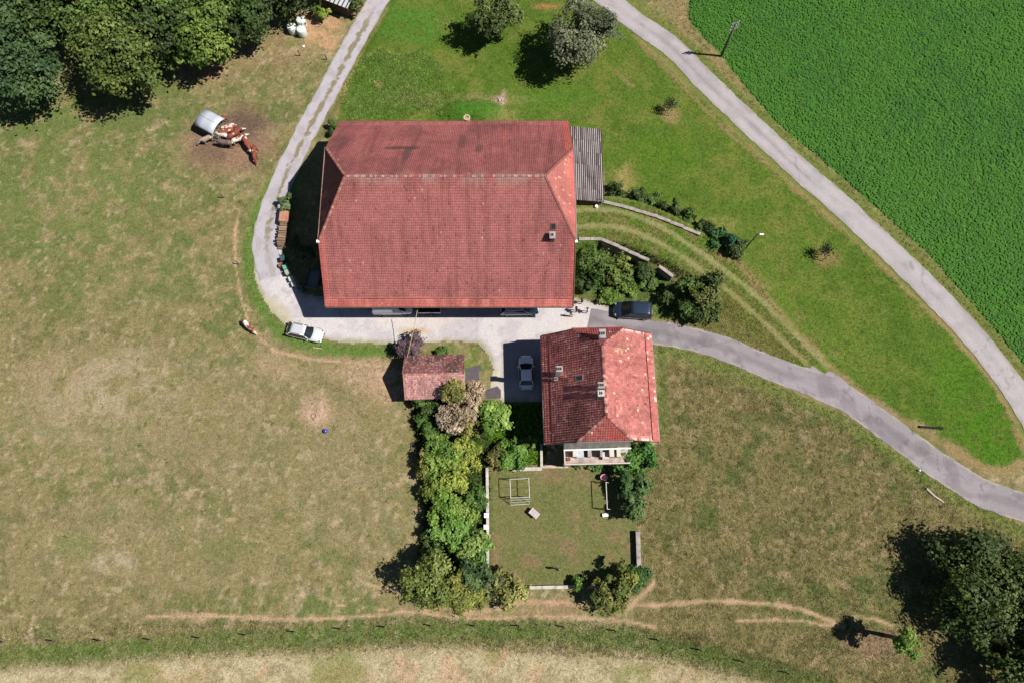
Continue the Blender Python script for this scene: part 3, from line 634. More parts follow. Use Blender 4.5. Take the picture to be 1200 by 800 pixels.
# lean-to with a corrugated fibre-cement roof on the barn's east side
lt = empty('lean_to', 'lean-to with a weathered grey corrugated roof against the barn', 'shed', (bc[0] + hx, bc[1], 0))
x0 = .15; zl0, zl1 = 4.0, 3.3
a0 = P(672, 148, zl0); a1 = P(705, 148, zl1); b1 = P(707.5, 234, zl1); b0 = P(674, 234, zl0)
X0 = a0[0] - (bc[0] + hx) - .55; X1 = (a1[0] + b1[0]) / 2 - (bc[0] + hx); Y0 = b0[1] - bc[1]; Y1 = a0[1] - bc[1]
nn = 8 * 17 + 1; NB = 6
xx = np.linspace(X0, X1, nn); ph = np.linspace(0, 17 * 2 * math.pi, nn)
V = []; C = []; Fq = []
for b in range(NB):
    ya, yb = Y0 + (Y1 - Y0) * b / NB - (.12 if b else 0), Y0 + (Y1 - Y0) * (b + 1) / NB
    for yv, dz in ((ya, .03), (yb, 0.0)):
        zz = zl0 + (zl1 - zl0) * (xx - X0) / (X1 - X0) + .05 * np.sin(ph) + dz
        V.append(np.stack([xx, np.full(nn, yv), zz], 1))
        nz = fbm(xx * 2, np.full(nn, yv) + b * 7, .5, 31)
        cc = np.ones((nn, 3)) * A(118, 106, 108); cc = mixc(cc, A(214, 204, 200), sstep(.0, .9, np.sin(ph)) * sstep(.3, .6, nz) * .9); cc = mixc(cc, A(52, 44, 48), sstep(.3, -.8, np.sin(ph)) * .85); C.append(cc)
    o = b * 2 * nn; Fq += [(o + i, o + i + 1, o + nn + i + 1, o + nn + i) for i in range(nn - 1)]
link('corrugated_roof', np_mesh('corrugated_roof', np.concatenate(V), np.array(Fq), np.concatenate(C)), mat_attr('fibre_cement', .9, (5., 22.), (.15, .2), .2, .1), lt)
mb = MB(); mb.slab([(X0, Y0 + .02, zl0 - .07), (X1 - .02, Y0 + .02, zl1 - .07), (X1 - .02, Y1 - .02, zl1 - .07), (X0, Y1 - .02, zl0 - .07)], .06); mb.build('roof_boards', M_WOODD, lt)
for y in np.linspace(Y0 + .3, Y1 - .3, 4):
    MB().box((X1 - .35, y, 1.56), (.18, .18, 3.12)).build('post', M_WOODD, lt)
MB().box((X1 - .35, (Y0 + Y1) / 2, 3.13), (.16, Y1 - Y0 - .2, .2)).build('beam', M_WOODD, lt)
MB().box(((X0 + X1) / 2 + .2, Y1 - .2, 1.7), (X1 - X0 - 1.2, .08, 3.4)).build('board_wall', M_WOODD, lt)
MB().box(((X0 + X1) / 2 + .1, Y0 + .25, 1.8), (X1 - X0 - 1.0, .1, 3.5)).build('board_wall', M_WOODD, lt)
lx, ly = local(700, 238, zl1, (bc[0] + hx, bc[1])); mb = MB(); mb.tube([(lx, ly, 2.2), (lx, ly, 2.5)], [.22, .18], 10); mb.build('lamp_cap', M_WHITE, lt)

# ---------------------------------------------------------------- the house: half-hipped, ridge north-south
hc = (9.347, 13.777, 0.0); HROT = 0.023
HW, HD, HE, HR, HH, HRL = 11.98, 11.83, 5.52, 10.07, 7.965, 7.32
house = empty('farmhouse', 'farmhouse with a red tiled roof and several chimneys beside the yard', 'house', hc, HROT)
ux, uy = HW / 2, HD / 2; ht = (HR - HH) / (HR - HE) * ux; ry_ = HRL / 2
wx, wy = ux - .6, uy - .55
for s in (-1, 1):
    MB().box((s * (wx - .15), 0, (HE + .2) / 2), (.3, 2 * wy, HE + .2)).build('side_wall', M_PLAST, house)
    ztop = lambda xx_: HE + (HR - HE) * (1 - abs(xx_) / ux) - .2
    k = ht - .3
    wall_panel(house, 'gable_wall', [(-wx + .3, s * (wy - .02), 0), (wx - .3, s * (wy - .02), 0), (wx - .3, s * (wy - .02), ztop(wx - .3)), (k, s * (wy - .02), HH - .25), (-k, s * (wy - .02), HH - .25), (-wx + .3, s * (wy - .02), ztop(wx - .3))], .28, M_PLAST, (0, -s, 0))
    for y in (-3.4, -.9, 1.8, 3.8):
        for z in (1.5, 4.1): window(house, (s * wx, y, z), .95, 1.25, ('x', s))
for x in (-3.6, -1.4, 1.6, 3.8): window(house, (x, wy - .02, 4.1), .95, 1.25, ('y', 1))
for x in (-3.6, 3.8): window(house, (x, wy - .02, 1.5), .95, 1.25, ('y', 1))
door(house, (.2, wy - .02, 0.02), 1.15, 2.2, ('y', 1), M_FRAME)
for x in (-3.2, 0, 3.0): window(house, (x, -wy + .02, 4.6), .9, 1.1, ('y', -1))
def hshade(base, lich, dark, yel=0., warm=0.3):
    def f(x, y, u, v, r):
        m = len(x); n = fbm(x, y, 3, 5); n2 = fbm(x, y, .8, 9)
        C = np.ones((m, 3)) * A(*base) * r.normal(1, .13, m)[:, None]
        C = mixc(C, A(96, 60, 54), sstep(.45, .65, n2 * .5 + n * .5) * dark); C = mixc(C, A(196, 84, 76), sstep(.55, .7, n2) * warm)
        if yel: C = mixc(C, A(196, 178, 120), sstep(.60, .74, fbm(x, y, .9, 19, 3)) * yel * (r.random(m) < .5) * r.random(m))
        C = mixc(C, A(228, 176, 160), (r.random(m) < lich) * .9)
        return C
    return f
eW = .75; hs = ux - eW; zkh = HE + (HR - HE) * eW / ux - .03; zeh = HE + .14
hwest = hshade((220, 118, 106), .025, .55, 0, .4); heast = hshade((186, 98, 90), .008, .25, .7, .3); heav = hshade((190, 92, 82), .05, .2); hn = hshade((172, 72, 70), .02, .5); hsth = hshade((180, 84, 76), .01, .45, 0, .2)
def hsth2(x, y, u, v, r):
    C = hsth(x, y, u, v, r); return mixc(C, A(206, 76, 64), (x > hc[0] + .15) * .8)
def heast2(x, y, u, v, r):
    C = heast(x, y, u, v, r); m = sstep(.6, .1, np.minimum(np.abs(y - hc[1] - uy), np.abs(y - hc[1] + uy))) * (r.random(len(x)) < .6); return mixc(C, A(232, 176, 164), m * .9)
for poly, sh, sd_ in (([(-hs, uy, zkh), (-hs, -uy, zkh), (-ht, -uy, HH), (0, -ry_, HR), (0, ry_, HR), (-ht, uy, HH)], hwest, 21), ([(hs, -uy, zkh), (hs, uy, zkh), (ht, uy, HH), (0, ry_, HR), (0, -ry_, HR), (ht, -uy, HH)], heast2, 22),
                    ([(-ux, uy, zeh), (-ux, -uy, zeh), (-hs, -uy, zkh), (-hs, uy, zkh)], heav, 23), ([(ux, -uy, zeh), (ux, uy, zeh), (hs, uy, zkh), (hs, -uy, zkh)], heav, 24),
                    ([(ht, uy, HH), (-ht, uy, HH), (0, ry_, HR)], hn, 25), ([(-ht, -uy, HH), (ht, -uy, HH), (0, -ry_, HR)], hsth2, 26)):
    deck(house, poly); tiled(house, poly, shifted(sh, hc), pitch=(.25, .31), hump=.05, seed=sd_)
caps(house, (0, -ry_, HR), (0, ry_, HR), tone=(222, 168, 156), tone2=(110, 60, 58), seed=31, rad=.19)
for sx in (-1, 1):
    for sy in (-1, 1): caps(house, (sx * ht, sy * uy, HH), (0, sy * ry_, HR), 'hip_tiles', tone=(214, 164, 152) if (sx > 0 or sy < 0) else (120, 92, 84), tone2=(120, 70, 64), seed=33 + sx + 2 * sy, rad=.15)
    MB().tube([(sx * (ux + .08), -uy, zeh - .05), (sx * (ux + .08), uy, zeh - .05)], .08, 8).build('gutter', M_ZINC, house)
    MB().tube([(sx * (hs + .02), -uy + .1, zkh + .13), (sx * (hs + .02), uy - .1, zkh + .13)], .05, 5).build('snow_guard', mat('guard_dark', A(88, 42, 42), .6), house)
    for sy in (-1, 1):
        MB().tube([(sx * ux, sy * (uy + .02), zeh + .02), (sx * hs, sy * (uy + .02), zkh + .03), (sx * ht, sy * (uy + .02), HH + .03)], .06, 6).build('verge_board', mat('verge_dark', A(96, 78, 70), .8, .2, 2), house)
for sy in (-1, 1): MB().tube([(-ht - .1, sy * (uy + .1), HH - .03), (ht + .1, sy * (uy + .1), HH - .03)], .08, 8).build('gutter', M_ZINC if sy < 0 else mat('gutter_red', A(170, 70, 66), .6), house)
def hroof(x, y):
    zz = HE + (HR - HE) * (1 - abs(x) / ux)
    if abs(y) > ry_: zz = min(zz, HR - (abs(y) - ry_) / (uy - ry_) * (HR - HH))
    return zz
def hl(px, py, z):
    q = P(px, py, z); dx, dy = q[0] - hc[0], q[1] - hc[1]; c, s = math.cos(-HROT), math.sin(-HROT); return (c * dx - s * dy, s * dx + c * dy)
M_CHW = mat('chimney_render', A(214, 200, 192), .9, .2, 5, .2); M_CHG = mat('chimney_patina', A(110, 146, 140), .7, .3, 4)
for px, py, zt_, sx, sy, m, nh, cm in ((706, 391, 10.9, .55, .8, M_CHW, 2, M_CONC), (655.5, 432, 9.5, .55, .48, M_CHW, 2, M_CONC), (704.5, 451, 11.3, .55, .48, M_CHW, 2, M_CONC), (704.5, 460.5, 11.25, .55, .5, M_CHG, 1, M_CHW)):
    lx, ly = hl(px, py, zt_); chimney(house, lx, ly, hroof(lx, ly) - .35, zt_, sx, sy, m, nh, cm)
lx, ly = hl(651.5, 443, 7.6); chimney(house, lx, ly, hroof(lx, ly) - .2, hroof(lx, ly) + .75, .26, .26, M_ZINC, 1, M_ZINC, 'vent_pipe')
lx, ly = hl(679, 442, 8.6); zz = hroof(lx, ly); an = -math.atan2(HR - HE, ux)
sk = MB().box((lx, ly, zz + .12), (.85, .6, .12), ry=an).build('skylight', M_ZINC, house); MB().box((lx, ly, zz + .19), (.7, .46, .03), ry=an).build('pane', M_GLASS, sk)
# canopy and balcony on the garden side
yS = -uy
ca0 = hl(661, 518, 5.6); ca1 = hl(739, 518, 5.6)
MB().slab([(ca0[0], yS - .55, 5.4), (ca1[0], yS - .42, 5.4), (ca1[0], yS + .5, 5.65), (ca0[0], yS + .5, 5.65)], .08).build('canopy', mat('canopy_sheet', A(104, 102, 94), .7, .25, 2), house)
MB().tube([(ca0[0] - .05, yS - .62, 5.37), (ca1[0] + .05, yS - .57, 5.37)], .09, 8).build('canopy_gutter', M_WHITE, house)
zb = 2.7
b0 = hl(661, 545, zb); b1 = hl(737, 540, zb); yb0 = b0[1]; yb1 = -wy + .05
bal = MB().box(((b0[0] + b1[0]) / 2, (yb0 + yb1) / 2, zb - .14), (b1[0] - b0[0], yb1 - yb0, .28)).build('balcony', mat('balcony_slab', A(190, 172, 162), .9, .3, 1.2, .2), house)
for i in range(5):
    x = b0[0] + .2 + i * (b1[0] - b0[0] - .4) / 4; MB().box((x, yb0 + .2, (zb - .28) / 2), (.3, .3, zb - .28)).build('pillar', M_PLAST, bal)
MB().box(((b0[0] + b1[0]) / 2, yb0 + .06, zb + .35), (b1[0] - b0[0], .12, .7)).build('parapet', M_PLAST, bal)
MB().box((b0[0] + .06, (yb0 + yb1) / 2, zb + .35), (.12, yb1 - yb0 - .25, .7)).build('parapet', M_PLAST, bal)
for px, wd in ((673.5, .5), (690, .35), (704, .25), (716, .5), (724, .4)):
    q = hl(px, 530, zb + .5); MB().box((q[0], q[1] + .1, zb + .55), (wd, 1.15, 1.1)).build('partition', M_CONC if wd < .4 else M_PLAST, bal)
MB().box((hl(678, 530, zb)[0] + .1, hl(678, 531, zb)[1], zb + .3), (.8, 1.0, .6)).build('bench', mat('pale_blue_cloth', A(196, 206, 214), .8), bal)
MB().box((hl(709, 533, zb)[0], hl(709, 534, zb)[1], zb + .25), (.7, .8, .5)).build('bench', mat('pale_cloth', A(214, 204, 198), .8), bal)
q = hl(666, 538, zb); pl = MB().tube([(q[0], q[1], zb), (q[0], q[1], zb + .4)], [.16, .22], 10).build('plant_pot', mat('terracotta', A(150, 84, 62), .8), bal)

# ---------------------------------------------------------------- the small tiled shed
sE, sR = 2.5, 4.1
p = {k: P(*v) for k, v in dict(nw=(475, 418.5, sE), ne=(544, 414.5, sE), sw=(475, 467.5, sE), se=(544, 466, sE), rw=(473, 438, sR), re=(544, 436, sR)).items()}
cx = (p['nw'][0] + p['se'][0] + p['ne'][0] + p['sw'][0]) / 4; cy = (p['nw'][1] + p['se'][1] + p['ne'][1] + p['sw'][1]) / 4
shd = empty('garden_shed', 'small shed with a faded pink tiled gable roof beyond the gravel yard', 'shed', (cx, cy, 0), R(1.5))
ax_ = (p['ne'][0] - p['nw'][0] + p['se'][0] - p['sw'][0]) / 4 + .05; ay_ = (p['nw'][1] - p['sw'][1] + p['ne'][1] - p['se'][1]) / 4
for poly, b, sd_ in (([(-ax_, -ay_, sE), (ax_, -ay_, sE), (ax_, 0, sR), (-ax_, 0, sR)], (206, 138, 132), 41), ([(ax_, ay_, sE), (-ax_, ay_, sE), (-ax_, 0, sR), (ax_, 0, sR)], (158, 92, 88), 42)):
    deck(shd, poly, .1)
    def sh(x, y, u, v, r, b=b):
        m = len(x); n = fbm(x, y, 1.6, 3); C = np.ones((m, 3)) * A(*b) * r.normal(1, .12, m)[:, None]
        C = mixc(C, A(96, 74, 66), sstep(.5, .62, n) * (.8 if b[0] < 170 else .25)); C = mixc(C, A(220, 190, 180), (r.random(m) < .2) * .35); return mixc(C, A(170, 76, 70), (r.random(m) < .08) * .7)
    tiled(shd, poly, shifted(sh, (cx, cy)), pitch=(.17, .22), hump=.02, seed=sd_)
caps(shd, (-ax_, 0, sR), (ax_, 0, sR), tone=(216, 190, 180), tone2=(170, 110, 100), seed=45, rad=.12, step=.3)
w1, w2 = ax_ - .25, ay_ - .3
for s in (-1, 1):
    MB().box((0, s * (w2 - .06), 1.25), (2 * w1, .12, 2.5)).build('board_wall', M_WOODD, shd)
    wall_panel(shd, 'gable_wall', [(s * (w1 - .01), -w2 + .12, 0), (s * (w1 - .01), w2 - .12, 0), (s * (w1 - .01), w2 - .12, sE), (s * (w1 - .01), 0, sR - .2), (s * (w1 - .01), -w2 + .12, sE)], .1, M_WOODD, (-s, 0, 0))
door(shd, (0, -w2, 0.02), 1.0, 1.95, ('y', -1), M_FRAME); window(shd, (w1, .3, 1.5), .7, .6, ('x', 1))

# grey metal-roofed hut at the edge of the wood
q = P(394, -13, 2.5); q = (q[0], q[1], 0.0); hut = empty('metal_hut', 'hut with a ribbed silver metal roof at the edge of the wood', 'shed', q, R(-24))
MB().box((0, 0, 1.1), (4.6, 3.4, 2.2)).build('wall', M_WOODD, hut)
mb = MB(); mb.slab([(-2.6, -2.0, 2.25), (2.6, -2.0, 2.25), (2.6, 2.0, 2.7), (-2.6, 2.0, 2.7)], .05)
rf = mb.build('roof', mat('silver_sheet', A(214, 216, 220), .5, .05, 1, metal=.1), hut)
for i in range(9):
    x = -2.4 + i * .6; MB().slab([(x - .06, -2.02, 2.34), (x + .06, -2.02, 2.34), (x + .06, 2.02, 2.79), (x - .06, 2.02, 2.79)], .085).build('roof_rib', mat('rib_sheet', A(70, 74, 80), .5, .1), rf)
# ================================================================ VEGETATION
M_LEAF = mat_attr('foliage', .6, (), (), 0, .25, .22, .28)
M_BARK = mat('bark', A(104, 88, 74), .9, .3, 6, .4)
M_GRASS = mat_attr('grass_blades', .7, (), (), 0, .15, .2, .25)
def leaves(cen, nrm, size, C, r, aspect=.6):
    n = len(cen); nrm = nrm / (np.linalg.norm(nrm, axis=1)[:, None] + 1e-9)
    a = np.cross(nrm, r.normal(size=(n, 3))); a /= np.linalg.norm(a, axis=1)[:, None] + 1e-9; b = np.cross(nrm, a)
    s = size[:, None]; V = np.stack([cen - a * s, cen + b * s * aspect + nrm * s * .15, cen + a * s, cen - b * s * aspect + nrm * s * .15], 1)
    return V.reshape(-1, 3), np.arange(n * 4).reshape(n, 4), np.repeat(C, 4, 0)
VSEED = [100]
def plant(name, label, cat, px, py, h, r, cols, n=5000, leaf=.2, blobs=14, zc=None, ry=None, rot=0.0, flat=.75, trunk=True, group=None, droop=0.0, gap=1.0, loose=0.2):
    """px,py: middle of the crown as surveyed; h total height, r crown radius (m)"""
    VSEED[0] += 1; g = np.random.default_rng(VSEED[0]); rr = ry or r
    zc = zc if zc is not None else h - min(r, h * .5) * flat
    q = P(px, py, zc); zg = gzf(q[0], q[1]); crown_z = zc - zg
    root = empty(name, label, cat, (q[0], q[1], zg), rot, group); n = int(n * 1.35)
    cen = []; rad = []; tint = []
    vr = max(.25, min(crown_z * .85, (h - zg - crown_z)))
    for i in range(blobs):
        for _ in range(30):
            d = g.uniform(-1, 1, 3)
            if np.linalg.norm(d) < 1: break
        k = g.uniform(.16, .40); d = d * (1.04 - k * .75)
        cen.append((d[0] * r, d[1] * rr, crown_z + d[2] * vr)); rad.append(k * (r + rr) / 2 * gap); tint.append(g.uniform(0, 1))
    cen = np.array(cen); rad = np.array(rad); cols = np.array([A(*c) for c in cols])
    w = rad ** 2; bi = g.choice(blobs, n, p=w / w.sum())
    d = g.normal(size=(n, 3)); d[:, 2] = np.abs(d[:, 2]) * 1.0 - .35 * g.random(n); d /= np.linalg.norm(d, axis=1)[:, None]
    shell = np.where(g.random(n) < .8, g.uniform(.72, 1.08, n), g.uniform(.2, .75, n)) + g.normal(0, loose, n)
    ang = np.arctan2(d[:, 1], d[:, 0]); shell *= 1 + .16 * np.sin(ang * 3 + bi * 1.7) + .12 * np.sin(d[:, 2] * 6 + ang * 5 + bi)
    pos = cen[bi] + d * (rad[bi] * shell)[:, None] * np.array([1, 1, min(1.0, vr / max(r, rr) + .25)])
    if droop: pos[:, 2] -= droop * g.random(n) * (np.hypot(pos[:, 0] / r, pos[:, 1] / rr)) ** 2
    pos[:, 2] = np.maximum(pos[:, 2], .05)
    nrm = d + g.normal(0, .42, (n, 3)) + np.array([0, 0, .55])
    wob = np.stack([fbm(pos[:, 0] + 3 * k_, pos[:, 1] + pos[:, 2], max(.5, r * .3), VSEED[0] + k_, 2) - .5 for k_ in range(3)], 1); pos += wob * min(r, 3) * .5
    pos[:, 2] = np.maximum(pos[:, 2], .05)
    t = np.clip(np.array(tint)[bi] + g.normal(0, .22, n), 0, .999) * (len(cols) - 1); i0 = t.astype(int); f = (t - i0)[:, None]
    C = cols[i0] * (1 - f) + cols[np.minimum(i0 + 1, len(cols) - 1)] * f
    V, F, C4 = leaves(pos, nrm, leaf * .8 * g.uniform(.5, 1.4, n), C * 1.16, g)
    link('crown', np_mesh('crown', V, F, C4), M_LEAF, root)
    mb = MB(); rt = max(.03, .028 * h + .012 * r)
    if trunk:
        mb.tube([(0, 0, -.1), (.04 * h * .3, .02 * h, crown_z * .5), (0, 0, crown_z + vr * .3)], [rt * 1.3, rt, rt * .4], 8)
    else:
        for i in range(4): mb.tube([(g.normal(0, .1), g.normal(0, .1), -.05), (g.normal(0, r * .3), g.normal(0, rr * .3), crown_z)], [.035, .015], 5)
    for i in range(min(blobs, 9)):
        c = cen[i]; z0 = crown_z * g.uniform(.35, .8) if trunk else .1
        mb.tube([(0, 0, z0), (c[0] * .5, c[1] * .5, (z0 + c[2]) / 2 + .1), tuple(c)], [rt * .5, rt * .32, rt * .12], 5)
    mb.build('trunk' if trunk else 'stems', M_BARK, root, True)
    return root
DKG = [(54, 70, 36), (70, 90, 42), (92, 110, 54)]; BLU = [(54, 76, 48), (70, 96, 56), (94, 118, 68)]; MID = [(62, 88, 38), (84, 112, 48), (112, 136, 62)]
YEL = [(84, 98, 44), (116, 126, 56), (150, 152, 72)]; BRT = [(84, 114, 44), (110, 140, 56), (138, 162, 76)]; GRY = [(78, 88, 62), (108, 116, 84), (142, 146, 112)]
PNK = [(120, 108, 82), (158, 140, 112), (186, 162, 136)]; PUR = [(66, 50, 58), (92, 72, 80), (120, 98, 104)]; OLV = [(86, 92, 46), (120, 118, 62), (150, 140, 82)]
VDK = [(54, 72, 30), (72, 92, 38), (98, 112, 52)]
WOOD = 'trees of the wood in the north-west'
for px, py, h, r, c, n, lab in [
    (22, 78, 9.5, 5.6, BLU, 9000, 'broad bluish-green tree at the wood edge, with the wide shaded gap beside it'),
    (62, 18, 9, 4.2, DKG, 4500, 'dark tree set back in the deepest shade of the wood'),
    (10, 18, 10, 4.6, BLU, 5000, 'dark bluish tree behind the broad one at the wood edge'),
    (140, 68, 11, 5.3, [(72, 90, 42), (94, 112, 50), (118, 130, 62)], 10000, 'tall yellowish-green tree jutting out of the wood into the pasture'),
    (108, 14, 11, 4.6, MID, 5500, 'mid green tree behind the tall one that juts into the pasture'),
    (190, 42, 9.5, 4.6, DKG, 7000, 'dark green tree between the two yellowish trees of the wood'),
    (170, 4, 11, 4.6, MID, 5000, 'mid green tree deep in the wood behind the dark green one'),
    (238, 38, 9, 4.6, [(78, 104, 40), (106, 130, 52), (134, 152, 70)], 8500, 'lighter green rounded tree at the wood edge near the cattle feeder'),
    (232, 2, 10, 4.2, DKG, 5000, 'dark tree behind the lighter rounded tree of the wood'),
    (286, 22, 7, 3.6, DKG, 5000, 'low dark tree at the wood edge above the bare bank'),
    (285, -8, 9, 4.2, MID, 4500, 'tree deep in the wood behind the low dark one'),
    (322, -4, 6, 3.0, DKG, 4500, 'dark tree at the wood edge behind the wrapped bales'),
    (-25, 60, 11, 5.5, BLU, 4000, 'outermost bluish tree at the wood edge by the pasture'),
    (40, -25, 11, 5.5, DKG, 3500, 'tall dark tree at the back of the wood'),
    (130, -35, 11, 5.5, MID, 3500, 'tall green tree at the back of the wood'),
    (345, -25, 8, 4.5, DKG, 3500, 'dark tree at the back of the wood near the metal hut')]:
    plant('woodland_tree', lab, 'tree', px, py, h, r, c, n, .27, 30, group=WOOD, loose=.26)
plant('bush', 'yellow-green bush beside the silver metal roof', 'bush', 378, 14, 2.2, 1.3, [(96, 120, 40), (130, 150, 56), (156, 172, 72)], 1800, .16, 7, trunk=False)
plant('bush', 'dark bush between the metal hut and the farm track', 'bush', 412, 4, 2.5, 1.7, DKG, 1800, .18, 8, trunk=False)
plant('meadow_tree', 'round dark-shadowed fruit tree in the meadow north of the barn', 'tree', 578, 12, 6.5, 3.5, [(70, 88, 42), (100, 116, 58), (130, 140, 80)], 7000, .2, 16, zc=4.2)
plant('meadow_tree', 'large grey-green tree overhanging the upper road', 'tree', 690, 40, 8.0, 5.5, GRY, 16000, .19, 26, zc=5.0, droop=1.2, loose=.16)
# hedge along the north side of the ramp
HN = 'bushes along the north wall of the ramp'
for i, (px, py, h, r, c, n, lab) in enumerate([(724, 226, 1.6, 1.5, DKG, 2200, 'dark low bush at the corner of the lean-to'), (746, 232, 1.7, 1.4, DKG, 2000, 'second dark bush along the ramp wall from the lean-to'), (766, 237, 1.7, 1.2, MID, 1500, 'thin light bush in the row on the ramp wall'),
        (786, 243, 2.2, 1.4, DKG, 2400, 'tall dark bush in the middle of the ramp wall'), (806, 254, 1.8, 1.2, MID, 1500, 'lighter bush next to the tall dark one on the ramp wall'), (822, 262, 2.0, 1.4, DKG, 2000, 'dark bush where the ramp wall ends'),
        (842, 278, 2.4, 1.6, [(48, 84, 44), (62, 104, 54), (84, 124, 66)], 3000, 'deep green bush with a long shadow near the lamp post'), (862, 291, 2.6, 1.6, [(62, 84, 40), (86, 106, 52), (108, 124, 66)], 3000, 'bush at the foot of the lamp post'), (858, 280, 3.0, .8, [(36, 84, 60), (50, 104, 72)], 1400, 'slim bluish conifer between the bushes by the lamp post')]):
    plant('bush', lab, 'bush', px, py, h, r, c, n, .17, 9, trunk=False, group=HN)
HS = 'bushes between the ramp and the yard'
for px, py, h, r, c, n, lab in [(700, 306, 3.2, 2.4, MID, 5000, 'rounded green bush close to the barn wall below the ramp'), (722, 318, 3.4, 2.2, [(84, 104, 44), (112, 130, 58), (140, 150, 78)], 4500, 'taller light bush with pale twigs below the ramp wall'), (688, 332, 2.0, 1.6, DKG, 2200, 'dark bush in the barn shadow near the people'),
        (752, 318, 1.8, 1.6, DKG, 2200, 'dark low bush under the ramp wall'), (735, 338, .8, 1.3, BRT, 1800, 'bright low scrub beside the road behind the dark van'), (712, 346, .9, 1.3, BRT, 1500, 'bright low scrub in front of the people'), (762, 332, 1.1, 1.3, MID, 1500, 'low scrub in the shadow of the big hawthorn'),
        (806, 340, 3.8, 2.5, [(56, 84, 38), (80, 108, 48), (104, 128, 60)], 6500, 'dense green thorn bush above the parked dark van'), (834, 342, 4.2, 2.7, [(66, 84, 40), (90, 104, 52), (120, 124, 66)], 6000, 'big thorn bush with reddish twigs beside the ramp track'), (826, 362, 2.6, 2.0, VDK, 3500, 'dark bush at the south side of the thorn bushes'), (784, 348, 1.8, 1.2, DKG, 1800, 'small dark bush behind the dark van')]:
    plant('bush', lab, 'bush', px, py, h, r, c, n, .19, 11, trunk=h > 3.5, group=HS)
# west of the barn
plant('bush', 'spiky pale green bush at the bend of the farm track', 'bush', 338, 236, 1.9, 1.4, [(76, 98, 58), (104, 124, 76), (134, 150, 100)], 1800, .16, 6, trunk=False)
plant('bush', 'straggly bush beside the woodpile', 'bush', 344, 283, 1.5, .9, [(78, 98, 56), (110, 124, 74)], 1200, .15, 5, ry=1.8, trunk=False)
plant('bush', 'small dark shrub at the north-west corner of the barn', 'bush', 389, 150, 1.8, .9, DKG, 1000, .15, 5, trunk=False)
plant('bush', 'leafy weeds in the barn shadow by the trailer', 'bush', 362, 296, 1.2, 1.0, DKG, 800, .15, 5, trunk=False)
# yard and shed
plant('bush', 'purple-leaved bush beside the small shed', 'bush', 483, 406, 2.6, 1.9, PUR, 4500, .15, 12, trunk=False)
plant('bush', 'green bush next to the purple one on the yard edge', 'bush', 518, 410, .9, 1.4, [(70, 104, 44), (96, 128, 56), (128, 150, 76)], 1800, .15, 7, ry=.7, trunk=False)
plant('bush', 'dark green bush peeping out beside the purple one', 'bush', 465, 406, .9, .7, DKG, 600, .14, 4, trunk=False)
GB = 'bushes of the overgrown garden strip'
for px, py, h, r, c, n, lab, lf in [
    (530, 455, 4.6, 1.7, OLV, 3200, 'olive bush leaning over the shed roof', .15), (545, 476, 4.4, 2.6, PNK, 6000, 'feathery pinkish-grey smoke bush by the shed', .17), (556, 462, 3.6, 1.4, PNK, 2500, 'small pale feathery bush over the dark paving slabs', .16), (527, 490, 3.6, 1.6, [(130, 116, 96), (164, 148, 124), (186, 166, 146)], 2500, 'pale grey feathery bush on the pasture side of the smoke bush', .17),
    (578, 486, 3.0, 1.9, [(84, 116, 46), (112, 142, 62), (146, 168, 88)], 3500, 'light green broad-leaved sapling at the house shadow', .2), (500, 478, 2.2, 1.9, DKG, 3000, 'dark bush below the eaves of the small shed', .17), (502, 505, 2.0, 1.6, MID, 2500, 'green bush along the pasture edge of the garden strip', .17), (552, 500, 2.2, 1.7, [(96, 108, 52), (128, 128, 66), (150, 140, 84)], 2500, 'brownish bush below the smoke bush', .17),
    (515, 535, 3.0, 2.4, [(74, 104, 42), (104, 130, 54), (136, 152, 74)], 4500, 'wide green bush in the middle of the garden strip', .19), (545, 535, 2.8, 2.2, [(92, 112, 46), (124, 138, 58), (160, 160, 74)], 4000, 'bush with yellow leaves in the garden strip', .18), (498, 545, 2.4, 1.6, OLV, 2500, 'olive bush casting a round shadow on the pasture', .18),
    (528, 566, 3.0, 2.3, [(84, 110, 44), (118, 138, 56), (156, 162, 76)], 4200, 'yellow-green bush beside the climbing frame wall', .18), (561, 581, 2.4, 1.7, MID, 3200, 'green bush growing against the garden wall', .18), (540, 602, 2.6, 2.0, [(80, 108, 46), (108, 134, 58), (138, 154, 78)], 3200, 'green bush behind the white wall posts', .18), (508, 572, 2.4, 1.7, YEL, 2600, 'yellowish bush along the pasture beside the narrow shadow', .17), (518, 598, 3.2, 2.2, BRT, 4500, 'bright green bush at the narrow part of the garden strip', .19),
    (532, 622, 3.4, 2.4, [(80, 114, 48), (102, 138, 58), (130, 158, 80)], 5000, 'lush bright bush next to the white wall posts', .2), (555, 640, 3.6, 2.0, [(78, 108, 48), (104, 132, 62), (134, 154, 82)], 4000, 'grey-green tree-like bush behind the white garden wall', .19), (506, 640, 2.6, 1.6, DKG, 2600, 'dark bush on the pasture side of the garden strip', .18),
    (506, 680, 5.2, 2.9, [(84, 100, 48), (116, 126, 62), (146, 150, 84)], 6500, 'large yellowish bush at the end of the garden strip with a big shadow', .19), (535, 690, 4.4, 2.5, [(86, 98, 46), (120, 124, 58), (152, 150, 76)], 5000, 'golden green bush above the cattle trail', .18), (557, 668, 3.4, 1.9, [(56, 76, 46), (72, 94, 54), (92, 112, 66)], 3500, 'dark green bush in the corner of the garden wall', .17), (556, 697, 2.4, 1.6, YEL, 2500, 'small yellow bush outside the garden wall corner', .16)]:
    plant('bush', lab, 'bush', px, py, h, r, [tuple(min(225, v * 1.13) for v in q_) for q_ in c], int(n * 1.15), lf, 13, trunk=h > 4, group=GB)
GS = 'bushes around the lawn of the garden'
